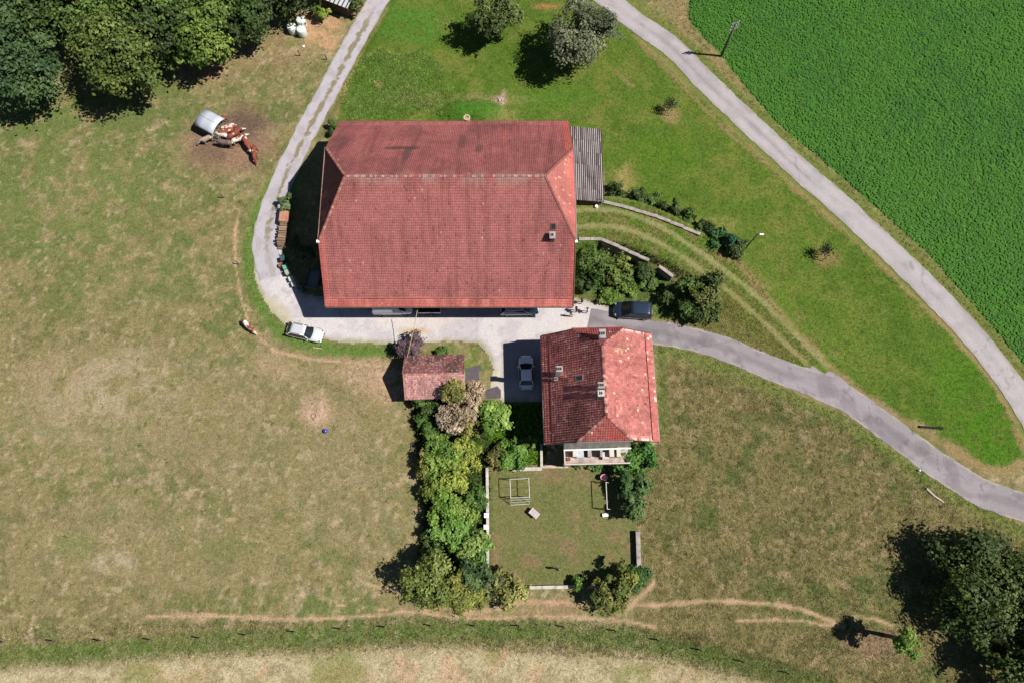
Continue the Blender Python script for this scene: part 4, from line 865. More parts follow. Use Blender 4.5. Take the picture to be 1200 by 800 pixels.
for px, py, h, r, c, n, lab, lf in [
    (603, 530, 1.8, 2.0, [(76, 116, 44), (100, 142, 56), (134, 164, 80)], 3200, 'bright bush in the corner of the low wall north of the climbing frame', .18), (585, 536, 1.6, 1.5, OLV, 2000, 'brownish bush beside the bright corner bush', .17), (620, 522, 1.4, 1.2, BRT, 1500, 'low green hedge in the shadow line of the house', .17),
    (598, 688, 2.6, 2.2, [(124, 130, 66), (152, 154, 84), (176, 172, 104)], 3200, 'pale yellow bush straddling the south garden wall', .16), (582, 682, 2.2, 1.8, GRY, 2800, 'grey-green bush beside the pale yellow one', .15), (586, 668, 1.2, .6, [(80, 66, 50), (110, 92, 70)], 500, 'small brown shrub inside the garden corner', .12),
    (716, 690, 4.0, 2.3, [(92, 104, 50), (120, 128, 64), (150, 148, 82)], 5200, 'olive bush with a jagged shadow on the south garden wall', .18), (732, 676, 3.6, 1.7, YEL, 3000, 'slender yellow-green bush in the south-east garden corner', .17), (745, 680, 2.6, 1.7, [(60, 92, 44), (76, 112, 54), (96, 130, 68)], 3500, 'dense green bush at the end of the east garden wall', .17), (680, 682, 1.6, .9, BRT, 1100, 'small bright shrub on the south garden wall', .17), (720, 706, 2.0, 1.3, OLV, 1800, 'straw-coloured bush above the cattle trail', .15),
    (752, 530, 3.4, 2.2, [(56, 100, 40), (76, 124, 50), (104, 146, 70)], 5000, 'dense green bush at the south-east corner of the house', .19), (738, 540, 3.2, 1.8, [(64, 104, 46), (88, 130, 58), (112, 150, 74)], 3500, 'green bush between the balcony and the corner bush', .18), (742, 566, 3.4, 1.9, [(60, 92, 46), (82, 114, 58), (108, 136, 76)], 4200, 'dark-shadowed bush behind the swing frame', .18), (744, 592, 3.2, 1.6, [(60, 88, 44), (84, 112, 58), (110, 132, 76)], 3600, 'southern bush of the pair along the east garden wall', .18)]:
    plant('bush', lab, 'bush', px, py, h, r, c, n, lf, 10, trunk=False, group=GS)
for i, (px, lab) in enumerate([(683, 'leafy bed plant at the west end of the border below the balcony'), (699, 'leafy bed plant in the middle of the border below the balcony'), (716, 'leafy bed plant at the east end of the border below the balcony')]):
    plant('bush', lab, 'bush', px, 545, .9, 1.0, [(70, 112, 48), (98, 138, 64), (140, 160, 96)], 1500, .15, 6, ry=.6, trunk=False, group='plants of the border below the balcony')
# south-east corner
plant('field_tree', 'huge dark oak at the edge of the lower pasture', 'tree', 1150, 680, 6.0, 5.8, VDK, 17000, .24, 40, zc=3.5)
plant('field_tree', 'dark tree beside the huge oak with light leaf tips', 'tree', 1212, 728, 7, 4.4, [(44, 58, 26), (66, 84, 36), (98, 112, 56)], 9000, .24, 20, zc=4.6)
plant('field_tree', 'dark tree standing nearest the stubble behind the oak', 'tree', 1206, 790, 6.5, 3.8, VDK, 6500, .24, 18, zc=4.2)
plant('slender_tree', 'slender small tree with a bare dark trunk and a bright crown near the oak', 'tree', 1066, 753, 6.0, 1.55, [(88, 120, 46), (112, 144, 58), (140, 164, 76)], 2400, .17, 11, zc=4.9, group=None)
# two young trees with guard frames in the meadow
for px, py, lab in ((783, 130, 'young tree in a whitish guard frame in the meadow near the upper road'), (962, 299, 'dark young tree in a guard frame in the sloping meadow')):
    q = PG(px, py); t = empty('young_tree', lab, 'tree', q, group='young meadow trees in guard frames'); mb = MB()
    mb.tube([(0, 0, -.05), (.05, 0, 1.0), (0, .05, 2.1)], [.05, .04, .015], 6)
    g = np.random.default_rng(px)
    for i in range(7): a = g.uniform(0, 6.28); mb.tube([(0, 0, .8 + i * .15), (.5 * math.cos(a), .5 * math.sin(a), 1.3 + i * .16)], [.02, .008], 4)
    mb.build('trunk', mat('dark_bark', A(50, 42, 40), .9, .3, 6), t, True)
    n = 420; pos = g.normal(0, .38, (n, 3)) + [0, 0, 1.6]; V, F, C4 = leaves(pos, g.normal(size=(n, 3)) + [0, 0, .5], .1 * g.uniform(.6, 1.3, n), np.tile(A(62, 76, 42), (n, 1)), g); link('crown', np_mesh('crown', V, F, C4), M_LEAF, t)
    for i in range(3):
        a = .6 + i * 2.09; MB().tube([(.75 * math.cos(a), .75 * math.sin(a), -.1), (.7 * math.cos(a), .7 * math.sin(a), 1.5)], .045, 6).build('stake', mat('pale_stake', A(198, 192, 184), .8), t)
    for i in range(3):
        a = .6 + i * 2.09; b = a + 2.09; MB().tube([(.7 * math.cos(a), .7 * math.sin(a), 1.4), (.7 * math.cos(b), .7 * math.sin(b), 1.4)], .03, 5).build('rail', mat('pale_stake', A(198, 192, 184), .8), t)

# ---------------------------------------------------------------- grass, crop, stubble (nobody could count these)
road_d = lambda x, y: np.minimum(np.minimum(dline(x, y, ROAD1[::6]) - 1.5, dline(x, y, ROAD2[::6]) - 1.45), np.minimum(dline(x, y, TRACK[::6]) - 1.6, -sdpoly(x, y, YARD)))
def in_build(x, y): return ((np.abs(x - bc[0]) < hx - .8) & (np.abs(y - bc[1]) < hy - 1)) | ((np.abs(x - hc[0]) < ux - .6) & (np.abs(y - hc[1]) < uy - .5))
def trail_d(x, y):
    d = np.full(x.shape, 9.)
    for k in ('trail', 'rut'):
        for ln, wd in LINES[k]: d = np.minimum(d, dline(x, y, ln[::3]) - wd)
    return d
def tufts(name, label, poly, n, hgt, spread, nb=4, wid=.045, vary=.3, bright=1.0, tint=None, seed=1, keep=None, upright=.6):
    g = np.random.default_rng(seed); p = np.asarray(poly); lo, hi = p.min(0), p.max(0); lo = np.maximum(lo, (-74, -22)); hi = np.minimum(hi, (74, 74))
    x = g.uniform(lo[0], hi[0], n * 3); y = g.uniform(lo[1], hi[1], n * 3); k = inpoly(x, y, p); x, y = x[k], y[k]
    k = (road_d(x, y) > .1) & ~in_build(x, y); x, y = x[k], y[k]
    k = trail_d(x, y) > .05; x, y = x[k], y[k]
    if keep is not None: k = keep(x, y, g); x, y = x[k], y[k]
    x, y = x[:n], y[:n]; m = len(x); z = ground_z(x, y)
    C = land_colour(x, y) * bright
    if tint is not None: C = C * .4 + A(*tint) * .6
    C = C * g.normal(1, vary, m).clip(.4, 1.9)[:, None]
    a = g.uniform(0, 6.283, (m, nb)); s = g.uniform(.5, 1.3, (m, 1)); r = spread * g.uniform(.4, 1.2, (m, nb)) * s; hh = hgt * g.uniform(.5, 1.2, (m, nb)) * s
    bx_ = x[:, None] + g.normal(0, spread * .25, (m, nb)); by_ = y[:, None] + g.normal(0, spread * .25, (m, nb)); w_ = wid * s
    ca, sa = np.cos(a), np.sin(a)
    v0 = np.stack([bx_ - sa * w_, by_ + ca * w_, np.repeat(z[:, None], nb, 1) - .02], -1); v1 = np.stack([bx_ + sa * w_, by_ - ca * w_, np.repeat(z[:, None], nb, 1) - .02], -1)
    v2 = np.stack([bx_ + ca * r, by_ + sa * r, z[:, None] + hh], -1)
    V = np.stack([v0, v1, v2], 2).reshape(-1, 3); F = np.arange(len(V)).reshape(-1, 3)
    o = link(name, np_mesh(name, V, F, np.repeat(C, 3 * nb, 0)), M_GRASS); return tag(o, label, 'grass' if 'crop' not in name else 'crop', kind='stuff')
WEST = PA([(-40, 60), (250, 70), (400, 60), (440, -30), (480, -30), (400, 120), (330, 230), (296, 300), (310, 370), (350, 400), (470, 410), (490, 480), (500, 720), (480, 735), (-40, 760)])
tufts('pasture_grass', 'dry patchy grass of the western pasture', WEST, 20000, .05, .15, 4, .05, .22, 1.05, seed=1)
tufts('pasture_grass', 'tussocky brown grass of the south-eastern pasture', RPAST, 32000, .09, .20, 5, .06, .3, 1.25, seed=2)
tufts('meadow_grass', 'lush green grass of the meadow north and east of the barn', LAWN, 36000, .06, .15, 4, .05, .22, 1.2, seed=3)
tufts('nettle_patch', 'rank nettles and weeds north-west of the barn', NETTLE, 8000, .12, .28, 5, .09, .25, 1.6, seed=4)
tufts('verge_grass', 'green verge grass along the track and the fence line', PA([(-40, 735), (500, 722), (700, 728), (830, 745), (960, 790), (960, 812), (760, 772), (500, 758), (-40, 785)]), 9000, .12, .2, 5, .06, .3, 1.2, seed=5)
tufts('verge_grass', 'grass between the track and the pasture trail', PA([(380, 80), (400, 80), (330, 210), (304, 260), (300, 330), (330, 380), (352, 398), (470, 404), (470, 416), (340, 408), (290, 350), (284, 280), (320, 190)]), 4500, .09, .15, 4, .05, .25, 1.2, seed=6)
tufts('ramp_grass', 'rough grass covering the ramp to the barn', PA([(672, 235), (760, 250), (860, 300), (960, 425), (940, 432), (850, 395), (770, 372), (668, 345)]), 12000, .08, .17, 4, .055, .28, 1.2, seed=7)
tufts('garden_grass', 'short worn lawn grass of the garden', GARDEN, 6000, .03, .09, 4, .035, .15, 1.12, seed=8)
tufts('verge_grass', 'grass strip between the upper road and the crop field', PA([(750, -10), (812, -10), (815, 40), (905, 142), (985, 209), (1085, 298), (1165, 388), (1210, 450), (1195, 455), (1060, 300), (890, 145), (780, 45)]), 7000, .1, .18, 4, .055, .3, 1.2, seed=9)
tufts('stubble', 'pale straw stubble of the southern field', STUB, 14000, .07, .12, 4, .04, .3, 1.15, seed=10)
tufts('garden_weeds', 'green weeds under the bushes of the garden strip', PA([(480, 470), (640, 470), (640, 545), (574, 548), (574, 690), (480, 700), (498, 600)]), 6000, .3, .2, 4, .06, .3, 1.1, seed=11)
tufts('pasture_weeds', 'scattered darker weed clumps and dung-fed tufts in the western pasture', WEST, 900, .04, .3, 9, .09, .2, 1.1, tint=(104, 122, 58), seed=21, keep=lambda x, y, g: fbm(x, y, 5, 300) > .5)
tufts('pasture_weeds', 'scattered darker weed clumps in the south-eastern pasture', RPAST, 500, .05, .3, 9, .09, .2, 1.1, tint=(100, 110, 54), seed=22)
# leafy fodder crop
g = np.random.default_rng(5); lo, hi = CROP.min(0), CROP.max(0); lo = np.maximum(lo, (-74, -22)); hi = np.minimum(hi, (74, 74))
x = g.uniform(lo[0], hi[0], 90000); y = g.uniform(lo[1], hi[1], 90000); k = sdpoly(x, y, CROP) > .1; x, y = x[k][:42000], y[k][:42000]; m = len(x); z = ground_z(x, y)
nb = 3; a = g.uniform(0, 6.283, (m, nb)); rr = g.uniform(.03, .16, (m, nb)); hh = .07 + .1 * fbm(x, y, 2.5, 4)[:, None] * g.uniform(.8, 1.2, (m, nb))
pos = np.stack([x[:, None] + np.cos(a) * rr, y[:, None] + np.sin(a) * rr, z[:, None] + hh], -1).reshape(-1, 3)
nn_ = np.stack([np.cos(a) * .5, np.sin(a) * .5, np.ones_like(a) * 2.0], -1).reshape(-1, 3) + g.normal(0, .25, (m * nb, 3))
t = fbm(x, y, 8, 6); t2 = fbm(x, y, 1.5, 7); cc = np.ones((m, 3)) * A(84, 134, 52); cc = mixc(cc, A(76, 126, 54), sstep(.45, .65, t)); cc = mixc(cc, A(92, 140, 54), sstep(.5, .7, t2) * .5); cc *= (.9 + .2 * fbm((x + y) * .6, (x - y) * .06, .8, 310, 2))[:, None] * g.normal(1, .07, m)[:, None]
V, F, C4 = leaves(pos, nn_, .10 * g.uniform(.7, 1.4, m * nb), np.repeat(cc, nb, 0), g, .7)
tag(link('crop_plants', np_mesh('crop_plants', V, F, C4), M_GRASS), 'dense leafy green crop beyond the upper road', 'crop', kind='stuff')
# the green mound behind the barn
# ================================================================ VEHICLES
M_TYRE = mat('tyre', (.015, .015, .016), .85, .1); M_RIM = mat('alloy', (.35, .35, .36), .35, .05, metal=.8)
M_CGLASS = mat('car_glass', (.012, .016, .02), .06, .03, spec=.7); M_LAMP = mat('lamp_lens', (.2, .2, .2), .15, .03, spec=.6); M_TAIL = mat('tail_lens', (.25, .015, .012), .2, .03, spec=.5)
M_BLACKP = mat('black_plastic', (.02, .02, .022), .55, .1)
def paint(n, c, metal=.25): return mat(n, c, .28, .02, 1, metal=metal, spec=.5, coat=.6)
def car(name, label, px, py, ang, L, W, H, pt, kind='wagon', rails=False, z=0.022, panes=True, group='vehicles parked around the yard'):
    q = P(px, py, z); root = empty(name, label, 'car' if kind != 'van' else 'van', (q[0], q[1], z), ang, group)
    h = L / 2
    if kind == 'van': hood, ws, wr, rr0, belt, hz0, hz1 = h - .22, h - .75, h - 1.5, -h + .12, 1.15, .85, 1.12
    elif kind == 'mpv': hood, ws, wr, rr0, belt, hz0, hz1 = h - .35, h - 1.05, h - 1.95, -h + .15, 1.05, .78, 1.02
    elif kind == 'hatch': hood, ws, wr, rr0, belt, hz0, hz1 = h - .35, h - 1.15, h - 1.9, -h + .45, .95, .68, .95
    else: hood, ws, wr, rr0, belt, hz0, hz1 = h - .35, h - 1.25, h - 2.0, -h + .25, .95, .66, .93
    prof = [(-h, .62, .80), (-h + .06, .80, .90), (-h + .25, belt - .04, .96), (-h * .55, belt, 1.0), (0, belt, 1.0), (ws - .1, belt - .01, 1.0), (ws + .05, hz1, .985), ((ws + hood) / 2, (hz0 + hz1) / 2 + .06, .97), (hood, hz0 + .06, .91), (h - .12, hz0 - .03, .80), (h - .03, hz0 - .14, .66), (h, .5, .5)]
    rings = []
    for x, zt_, wf in prof:
        w2 = W / 2 * wf; half = [(0, zt_ + .03), (w2 * .55, zt_ + .015), (w2 * .86, zt_ - .03), (w2 * .97, zt_ - .12), (w2, (zt_ + .3) / 2 + .08), (w2 * .98, .42), (w2 * .93, .26), (0, .22)]
        rings.append([(x, y, zz) for y, zz in half] + [(x, -y, zz) for y, zz in half[-2:0:-1]])
    mb = MB(); mb.loft(rings); body = mb.build('body', pt, root, True)
    wb, wt = W / 2 * .93, W / 2 * (.80 if kind in ('van', 'mpv') else .70); zt_ = H; re = rr0 + (.12 if kind in ('van', 'mpv') else .45)
    def ring(t):  # 0 at the belt, 1 at the roof
        f0 = ws + (wr - ws) * t; r0 = rr0 + (re - rr0) * t; w_ = wb + (wt - wb) * t; zz = belt + (H - .05 - belt) * t
        return f0, r0, w_, zz
    f0, r0, w0, z0 = ring(0); f1, r1, w1, z1 = ring(1)
    # cabin core (dark interior), glazing, roof and pillars
    mb = MB(); i = .04; mb.add([(f0 - i, w0 - i, z0), (f0 - i, -w0 + i, z0), (r0 + i, -w0 + i, z0), (r0 + i, w0 - i, z0), (f1 - i, w1 - i, z1), (f1 - i, -w1 + i, z1), (r1 + i, -w1 + i, z1), (r1 + i, w1 - i, z1)], [(0, 1, 5, 4), (1, 2, 6, 5), (2, 3, 7, 6), (3, 0, 4, 7), (4, 5, 6, 7)]); mb.build('cabin', M_BLACKP, root)
    def pane(nm, a, b, c, d, bulge, m=M_CGLASS):
        a, b, c, d, bl = map(Vector, (a, b, c, d, bulge)); N = 6; rows = []
        for j in range(3):
            v = j / 2; rows.append([a.lerp(b, k / N).lerp(d.lerp(c, k / N), v) + bl * (1 - (2 * k / N - 1) ** 2) for k in range(N + 1)])
        m_ = MB(); vs_ = [p for r_ in rows for p in r_]; m_.add(vs_, [(j * (N + 1) + k, j * (N + 1) + k + 1, (j + 1) * (N + 1) + k + 1, (j + 1) * (N + 1) + k) for j in range(2) for k in range(N)]); return m_.build(nm, m, root, True)
    e = .07
    pane('windscreen', (f0, w0 - e, z0 + .02), (f0, -w0 + e, z0 + .02), (f1, -w1 + e, z1), (f1, w1 - e, z1), (.12, 0, .03))
    pane('rear_window', (r0, -w0 + e, z0 + .06), (r0, w0 - e, z0 + .06), (r1, w1 - e, z1), (r1, -w1 + e, z1), (-.05, 0, .01))
    for s in (-1, 1):
        if panes: pane('side_window', (f0 - .25, s * (w0 + .005), z0 + .03), (r0 + .2, s * (w0 + .005), z0 + .03), (r1 + .1, s * (w1 + .005), z1 - .03), (f1 - .05, s * (w1 + .005), z1 - .03), (0, s * .02, 0))
        else: pane('side_window', (f0 - .25, s * (w0 + .005), z0 + .03), (f0 - 1.3, s * (w0 + .005), z0 + .03), (f1 - .75, s * (w1 + .005), z1 - .03), (f1 - .05, s * (w1 + .005), z1 - .03), (0, s * .02, 0)); pane('side_panel', (f0 - 1.35, s * (w0 + .008), z0), (r0, s * (w0 + .008), z0), (r1, s * (w1 + .008), z1), (f1 - .8, s * (w1 + .008), z1), (0, s * .01, 0), pt)
        mb = MB(); mb.tube([(f0 - .02, s * (w0 - .01), z0), (f1, s * (w1 - .01), z1)], .045, 6); mb.tube([(r0, s * (w0 - .01), z0), (r1, s * (w1 - .01), z1)], .06, 6); mb.build('pillar', pt, root, True)
        mb = MB(); mb.box((f0 - .28, s * (W / 2 + .07), z0 + .02), (.1, .2, .14)); mb.build('mirror', pt, root, bevel=.02)
        mb = MB(); mb.box((h - .27, s * W * .35, hz0 - .02), (.24, .26, .12), rz=-s * .7); mb.build('headlight', M_LAMP, root, bevel=.03)
        mb = MB(); mb.box((-h + .09, s * W * .40, .86), (.14, .2, .22)); mb.build('tail_light', M_TAIL, root, bevel=.03)
    rings = []
    for k in range(7):
        t = k / 6; x = f1 + .06 + (r1 - .05 - f1 - .06) * t; cr = .05 * (1 - (2 * t - 1) ** 4); wv = w1 + .02
        rings.append([(x, y, H - .06 + cr + .03 * (1 - (y / wv) ** 2)) for y in np.linspace(-wv, wv, 7)] + [(x, wv, H - .09), (x, -wv, H - .09)])
    mb = MB(); mb.loft(rings); mb.build('roof', pt, root, True)
    if rails:
        for s in (-1, 1): mb = MB(); mb.tube([(f1 - .2, s * (w1 - .04), H - .02), (f1 - .35, s * (w1 - .04), H + .06), (r1 + .35, s * (w1 - .04), H + .06), (r1 + .2, s * (w1 - .04), H - .02)], .022, 6); mb.build('roof_rail', M_RIM, root)
    for sx in (h - .85, -h + .82):
        for s in (-1, 1):
            y = s * (W / 2 - .10); k = 16
            mb = MB(); mb.tube([(sx, y - .11, .32), (sx, y + .11, .32)], .32, k); wl = mb.build('wheel', M_TYRE, root)
            mb = MB(); mb.tube([(sx, y + s * .10, .32), (sx, y + s * .118, .32)], .2, k); mb.build('rim', M_RIM, wl)
    mb = MB(); mb.box((h - .05, 0, .42), (.14, W * .5, .2)); mb.build('front_bumper', M_BLACKP, root, bevel=.03)
    mb = MB(); mb.box((-h + .01, 0, .45), (.12, W * .8, .2)); mb.build('rear_bumper', M_BLACKP if kind != 'hatch' else pt, root, bevel=.03)
    mb = MB(); mb.box((-h - .055, 0, .62), (.02, .5, .11)); mb.build('number_plate', M_WHITE, root)
    if kind in ('wagon', 'hatch', 'mpv'):
        for s in (-1, 1): mb = MB(); mb.box((ws - .9, s * (W / 2 + .005), .78), (.2, .03, .035)); mb.build('door_handle', M_RIM, root)
    return root
SILV = paint('silver_paint', (.62, .62, .64), .35); DBLU = paint('dark_blue_paint', (.018, .03, .055), .3); WHTP = paint('white_paint_car', (.82, .83, .84), .0); BLUS = paint('pale_blue_paint', (.36, .42, .52), .2)
car('parked_car', 'silver estate car parked half on the grass beside the yard', 359.5, 391, R(-13), 4.35, 1.75, 1.5, SILV, 'wagon', True)
car('parked_van', 'dark blue people carrier parked on the road by the thorn bushes', 740, 366, R(176), 4.55, 1.9, 1.9, DBLU, 'mpv', False, .03)
car('parked_car', 'white hatchback parked in the shadow of the house', 616.5, 437, R(91), 4.0, 1.75, 1.48, WHTP, 'hatch')
car('parked_van', 'white panel van tucked under the barn eaves', 461, 361.5, R(1), 4.7, 1.9, 1.95, WHTP, 'van', panes=False)
car('parked_car', 'pale blue estate car poking out from under the barn eaves', 609, 362.5, R(1), 4.7, 1.8, 1.5, BLUS, 'wagon', True)
def trailer(label, px, py, ang, L, W, bed, rim, z=.022, sides=.35):
    q = P(px, py, z); root = empty('trailer', label, 'trailer', (q[0], q[1], z), ang, 'trailers by the barn')
    MB().box((0, 0, .55), (L, W, .08)).build('bed', bed, root)
    for s in (-1, 1):
        MB().box((0, s * (W / 2 - .02), .59 + sides / 2), (L - .1, .04, sides)).build('side_board', rim, root); MB().box((s * (L / 2 - .02), 0, .59 + sides / 2), (.04, W, sides)).build('end_board', rim, root)
        wl = MB().tube([(-.2, s * (W / 2 + .06) - .08, .3), (-.2, s * (W / 2 + .06) + .08, .3)], .3, 14).build('wheel', M_TYRE, root); MB().tube([(-.2, s * (W / 2 + .16), .3), (-.2, s * (W / 2 + .15), .3)], .16, 10).build('rim', M_RIM, wl)
    MB().tube([(L / 2, W * .3, .5), (L / 2 + 1.0, 0, .48), (L / 2 + 1.2, 0, .48)], .04, 6).build('drawbar', M_BLACKP, root); MB().tube([(L / 2, -W * .3, .5), (L / 2 + 1.0, -.02, .48)], .04, 6).build('drawbar', M_BLACKP, root)
trailer('low trailer with pale rims standing under the barn eaves beside the van', 504, 362, R(180), 2.7, 1.5, mat('trailer_floor', A(80, 82, 78), .8), M_WHITE, sides=.3)
trailer('small farm trailer in the deep shadow west of the barn', 369, 329, R(80), 2.4, 1.5, mat('trailer_grey', A(120, 128, 132), .6), mat('trailer_rust', A(96, 86, 84), .8), .03)

# ================================================================ PEOPLE
M_SKIN = mat('skin', A(206, 164, 140), .6, .05)
def person(label, px, py, ang, shirt, trousers, hair, h=1.74, z=.025, stance=.05, arms=(0.03, 0.05), group='people on the yard'):
    q = P(px, py, z); root = empty('person', label, 'person', (q[0], q[1], z), ang, group); k = h / 1.75
    pts = [(0, 0, .98), (0, 0, 1.16), (0.01, 0, 1.36), (0.01, 0, 1.49), (0.02, 0, 1.56), (0.035, 0, 1.66), (0.03, 0, 1.75)]
    rad = [(.165, .135), (.165, .13), (.19, .13), (.09, .08), (.06, .06), (.088, .1), (.065, .075)]; ed = [(i, i + 1) for i in range(6)]
    for s, ar in ((-1, arms[0]), (1, arms[1])):
        b = len(pts); st = stance * s
        pts += [(0, s * .10, .92), (.02 + st * .8, s * .11, .50), (st * 1.1 - .02, s * .115, .09), (st * 1.1 + .16, s * .13, .035)]; rad += [.095, .062, .045, (.045, .032)]; ed += [(0, b), (b, b + 1), (b + 1, b + 2), (b + 2, b + 3)]
        b = len(pts); pts += [(0, s * .20, 1.42), (-.02 + ar * .3, s * (.255 + ar * .2), 1.14), (.06 + ar, s * (.25 + ar * .1), .90 + ar * .5), (.09 + ar * 1.2, s * (.24 + ar * .1), .80 + ar * .6)]; rad += [.06, .044, .03, (.035, .018)]; ed += [(2, b), (b, b + 1), (b + 1, b + 2), (b + 2, b + 3)]
    pts = [tuple(c * k for c in p) for p in pts]; me = skin_mesh('body', pts, ed, [tuple(a * k for a in r) if hasattr(r, '__len__') else r * k for r in rad], 0, 1)
    # fingers, thumb, nose and ears are welded into the same mesh
    ex = MB()
    for s, ar in ((-1, arms[0]), (1, arms[1])):
        hx_, hy_, hz_ = .09 + ar * 1.2, s * (.24 + ar * .1), .80 + ar * .6
        for f in range(4):
            l = (.07, .08, .075, .06)[f]; ox = .026 - .018 * f
            ex.tube([((hx_ + ox) * k, hy_ * k, hz_ * k), ((hx_ + ox + .015) * k, (hy_ - s * .006) * k, (hz_ - l * .6) * k), ((hx_ + ox + .025) * k, (hy_ - s * .02) * k, (hz_ - l) * k)], [.010 * k, .009 * k, .007 * k], 5)
        ex.tube([((hx_ + .03) * k, (hy_ - s * .005) * k, (hz_ + .03) * k), ((hx_ + .055) * k, (hy_ - s * .015) * k, hz_ * k), ((hx_ + .06) * k, (hy_ - s * .02) * k, (hz_ - .03) * k)], [.011 * k, .010 * k, .008 * k], 5)
    ex.box((.125 * k, 0, 1.655 * k), (.03 * k, .03 * k, .04 * k), taper=.5); ex.box((.03 * k, .082 * k, 1.66 * k), (.03 * k, .015 * k, .06 * k)); ex.box((.03 * k, -.082 * k, 1.66 * k), (.03 * k, .015 * k, .06 * k))
    bm = bmesh.new(); bm.from_mesh(me); vs_ = [bm.verts.new(v) for v in ex.v]
    for f in ex.f:
        try: bm.faces.new([vs_[i] for i in f])
        except ValueError: pass
    for f in bm.faces:
        c = f.calc_center_median() / k; f.smooth = True
        f.material_index = 2 if (c.z < .97 and abs(c.y) < .19 and c.z > .07) else (3 if c.z <= .07 else (0 if c.z > 1.5 or (abs(c.y) > .19 and c.z < 1.12) else 1))
    bm.to_mesh(me); bm.free(); link('body', me, [M_SKIN, shirt, trousers, M_BLACKP], root)
    mb = MB(); rings = []
    for j in range(6):
        t = j / 5; zz = 1.62 + .155 * t; rr = .105 * math.sqrt(max(.04, 1 - t ** 2.2)); rings.append([((.012 - .03 * (1 - t) + rr * math.cos(6.2832 * i / 12)) * k, rr * .86 * math.sin(6.2832 * i / 12) * k, (zz + (.035 * (1 - t) if math.cos(6.2832 * i / 12) > .3 else 0)) * k) for i in range(12)])
    mb.loft(rings); mb.build('hair', hair, root, True)
    mb = MB()
    for s in (-1, 1): mb.box((.118 * k, s * .032 * k, 1.675 * k), (.012 * k, .022 * k, .012 * k))
    mb.build('eyes', M_BLACKP, root); return root
def cloth(n, *c): return mat(n, A(*c), .85, .08, 8)
HB, HD, HL = mat('brown_hair', A(64, 48, 38), .7), mat('dark_hair', A(34, 30, 30), .7), mat('fair_hair', A(170, 140, 96), .7)
JEAN, BLK, WHT = cloth('denim', 56, 64, 92), cloth('black_cloth', 34, 34, 38), cloth('white_shirt', 226, 224, 222)
person('person in a dark purple top standing near the barn corner by the scrub', 681, 355, R(200), cloth('purple_top', 78, 62, 86), BLK, HB, 1.72, arms=(.12, .04))
person('person in dark clothes standing between the barn corner and the others', 674.5, 365, R(20), cloth('maroon_top', 92, 60, 66), BLK, HD, 1.78)
person('dark-haired person in a white shirt standing furthest from the barn', 687.5, 366, R(190), WHT, JEAN, HD, 1.7, arms=(.06, .1))
person('person in a pale top standing on the yard by the house roof', 669, 371, R(80), cloth('cream_top', 226, 216, 206), cloth('dark_trousers', 60, 54, 54), HL, 1.66)
q = PG(653, 666); person('person in a grey top standing alone on the garden lawn', 653, 666, R(100), cloth('grey_top', 130, 130, 146), BLK, HD, 1.7, q[2], group='people in the garden')

# ================================================================ CATTLE
def hide(name, base, patch, thr, scale=1.6, seed=0.0):
    m, nt, b = nodes(name); tc = nt.nodes.new('ShaderNodeTexCoord'); mp = nt.nodes.new('ShaderNodeMapping'); mp.inputs['Location'].default_value = (seed, seed * .7, seed * 1.3)
    n = nt.nodes.new('ShaderNodeTexNoise'); n.inputs['Scale'].default_value = scale; n.inputs['Detail'].default_value = 2
    rp = nt.nodes.new('ShaderNodeMapRange'); rp.inputs[1].default_value = thr; rp.inputs[2].default_value = thr + .03
    mx = nt.nodes.new('ShaderNodeMix'); mx.data_type = 'RGBA'; mx.inputs[6].default_value = (*A(*base), 1); mx.inputs[7].default_value = (*A(*patch), 1)
    L = nt.links; L.new(tc.outputs['Object'], mp.inputs[0]); L.new(mp.outputs[0], n.inputs[0]); L.new(n.outputs[0], rp.inputs[0]); L.new(rp.outputs[0], mx.inputs[0]); L.new(mx.outputs[2], b.inputs['Base Color']); b.inputs['Roughness'].default_value = .75; return m
M_HORN = mat('horn', A(196, 184, 160), .5); M_UDD = mat('muzzle', A(196, 150, 138), .7); M_HOOF = mat('hoof', A(54, 46, 42), .7); M_CWH = mat('white_face', A(226, 216, 204), .8, .08, 5)
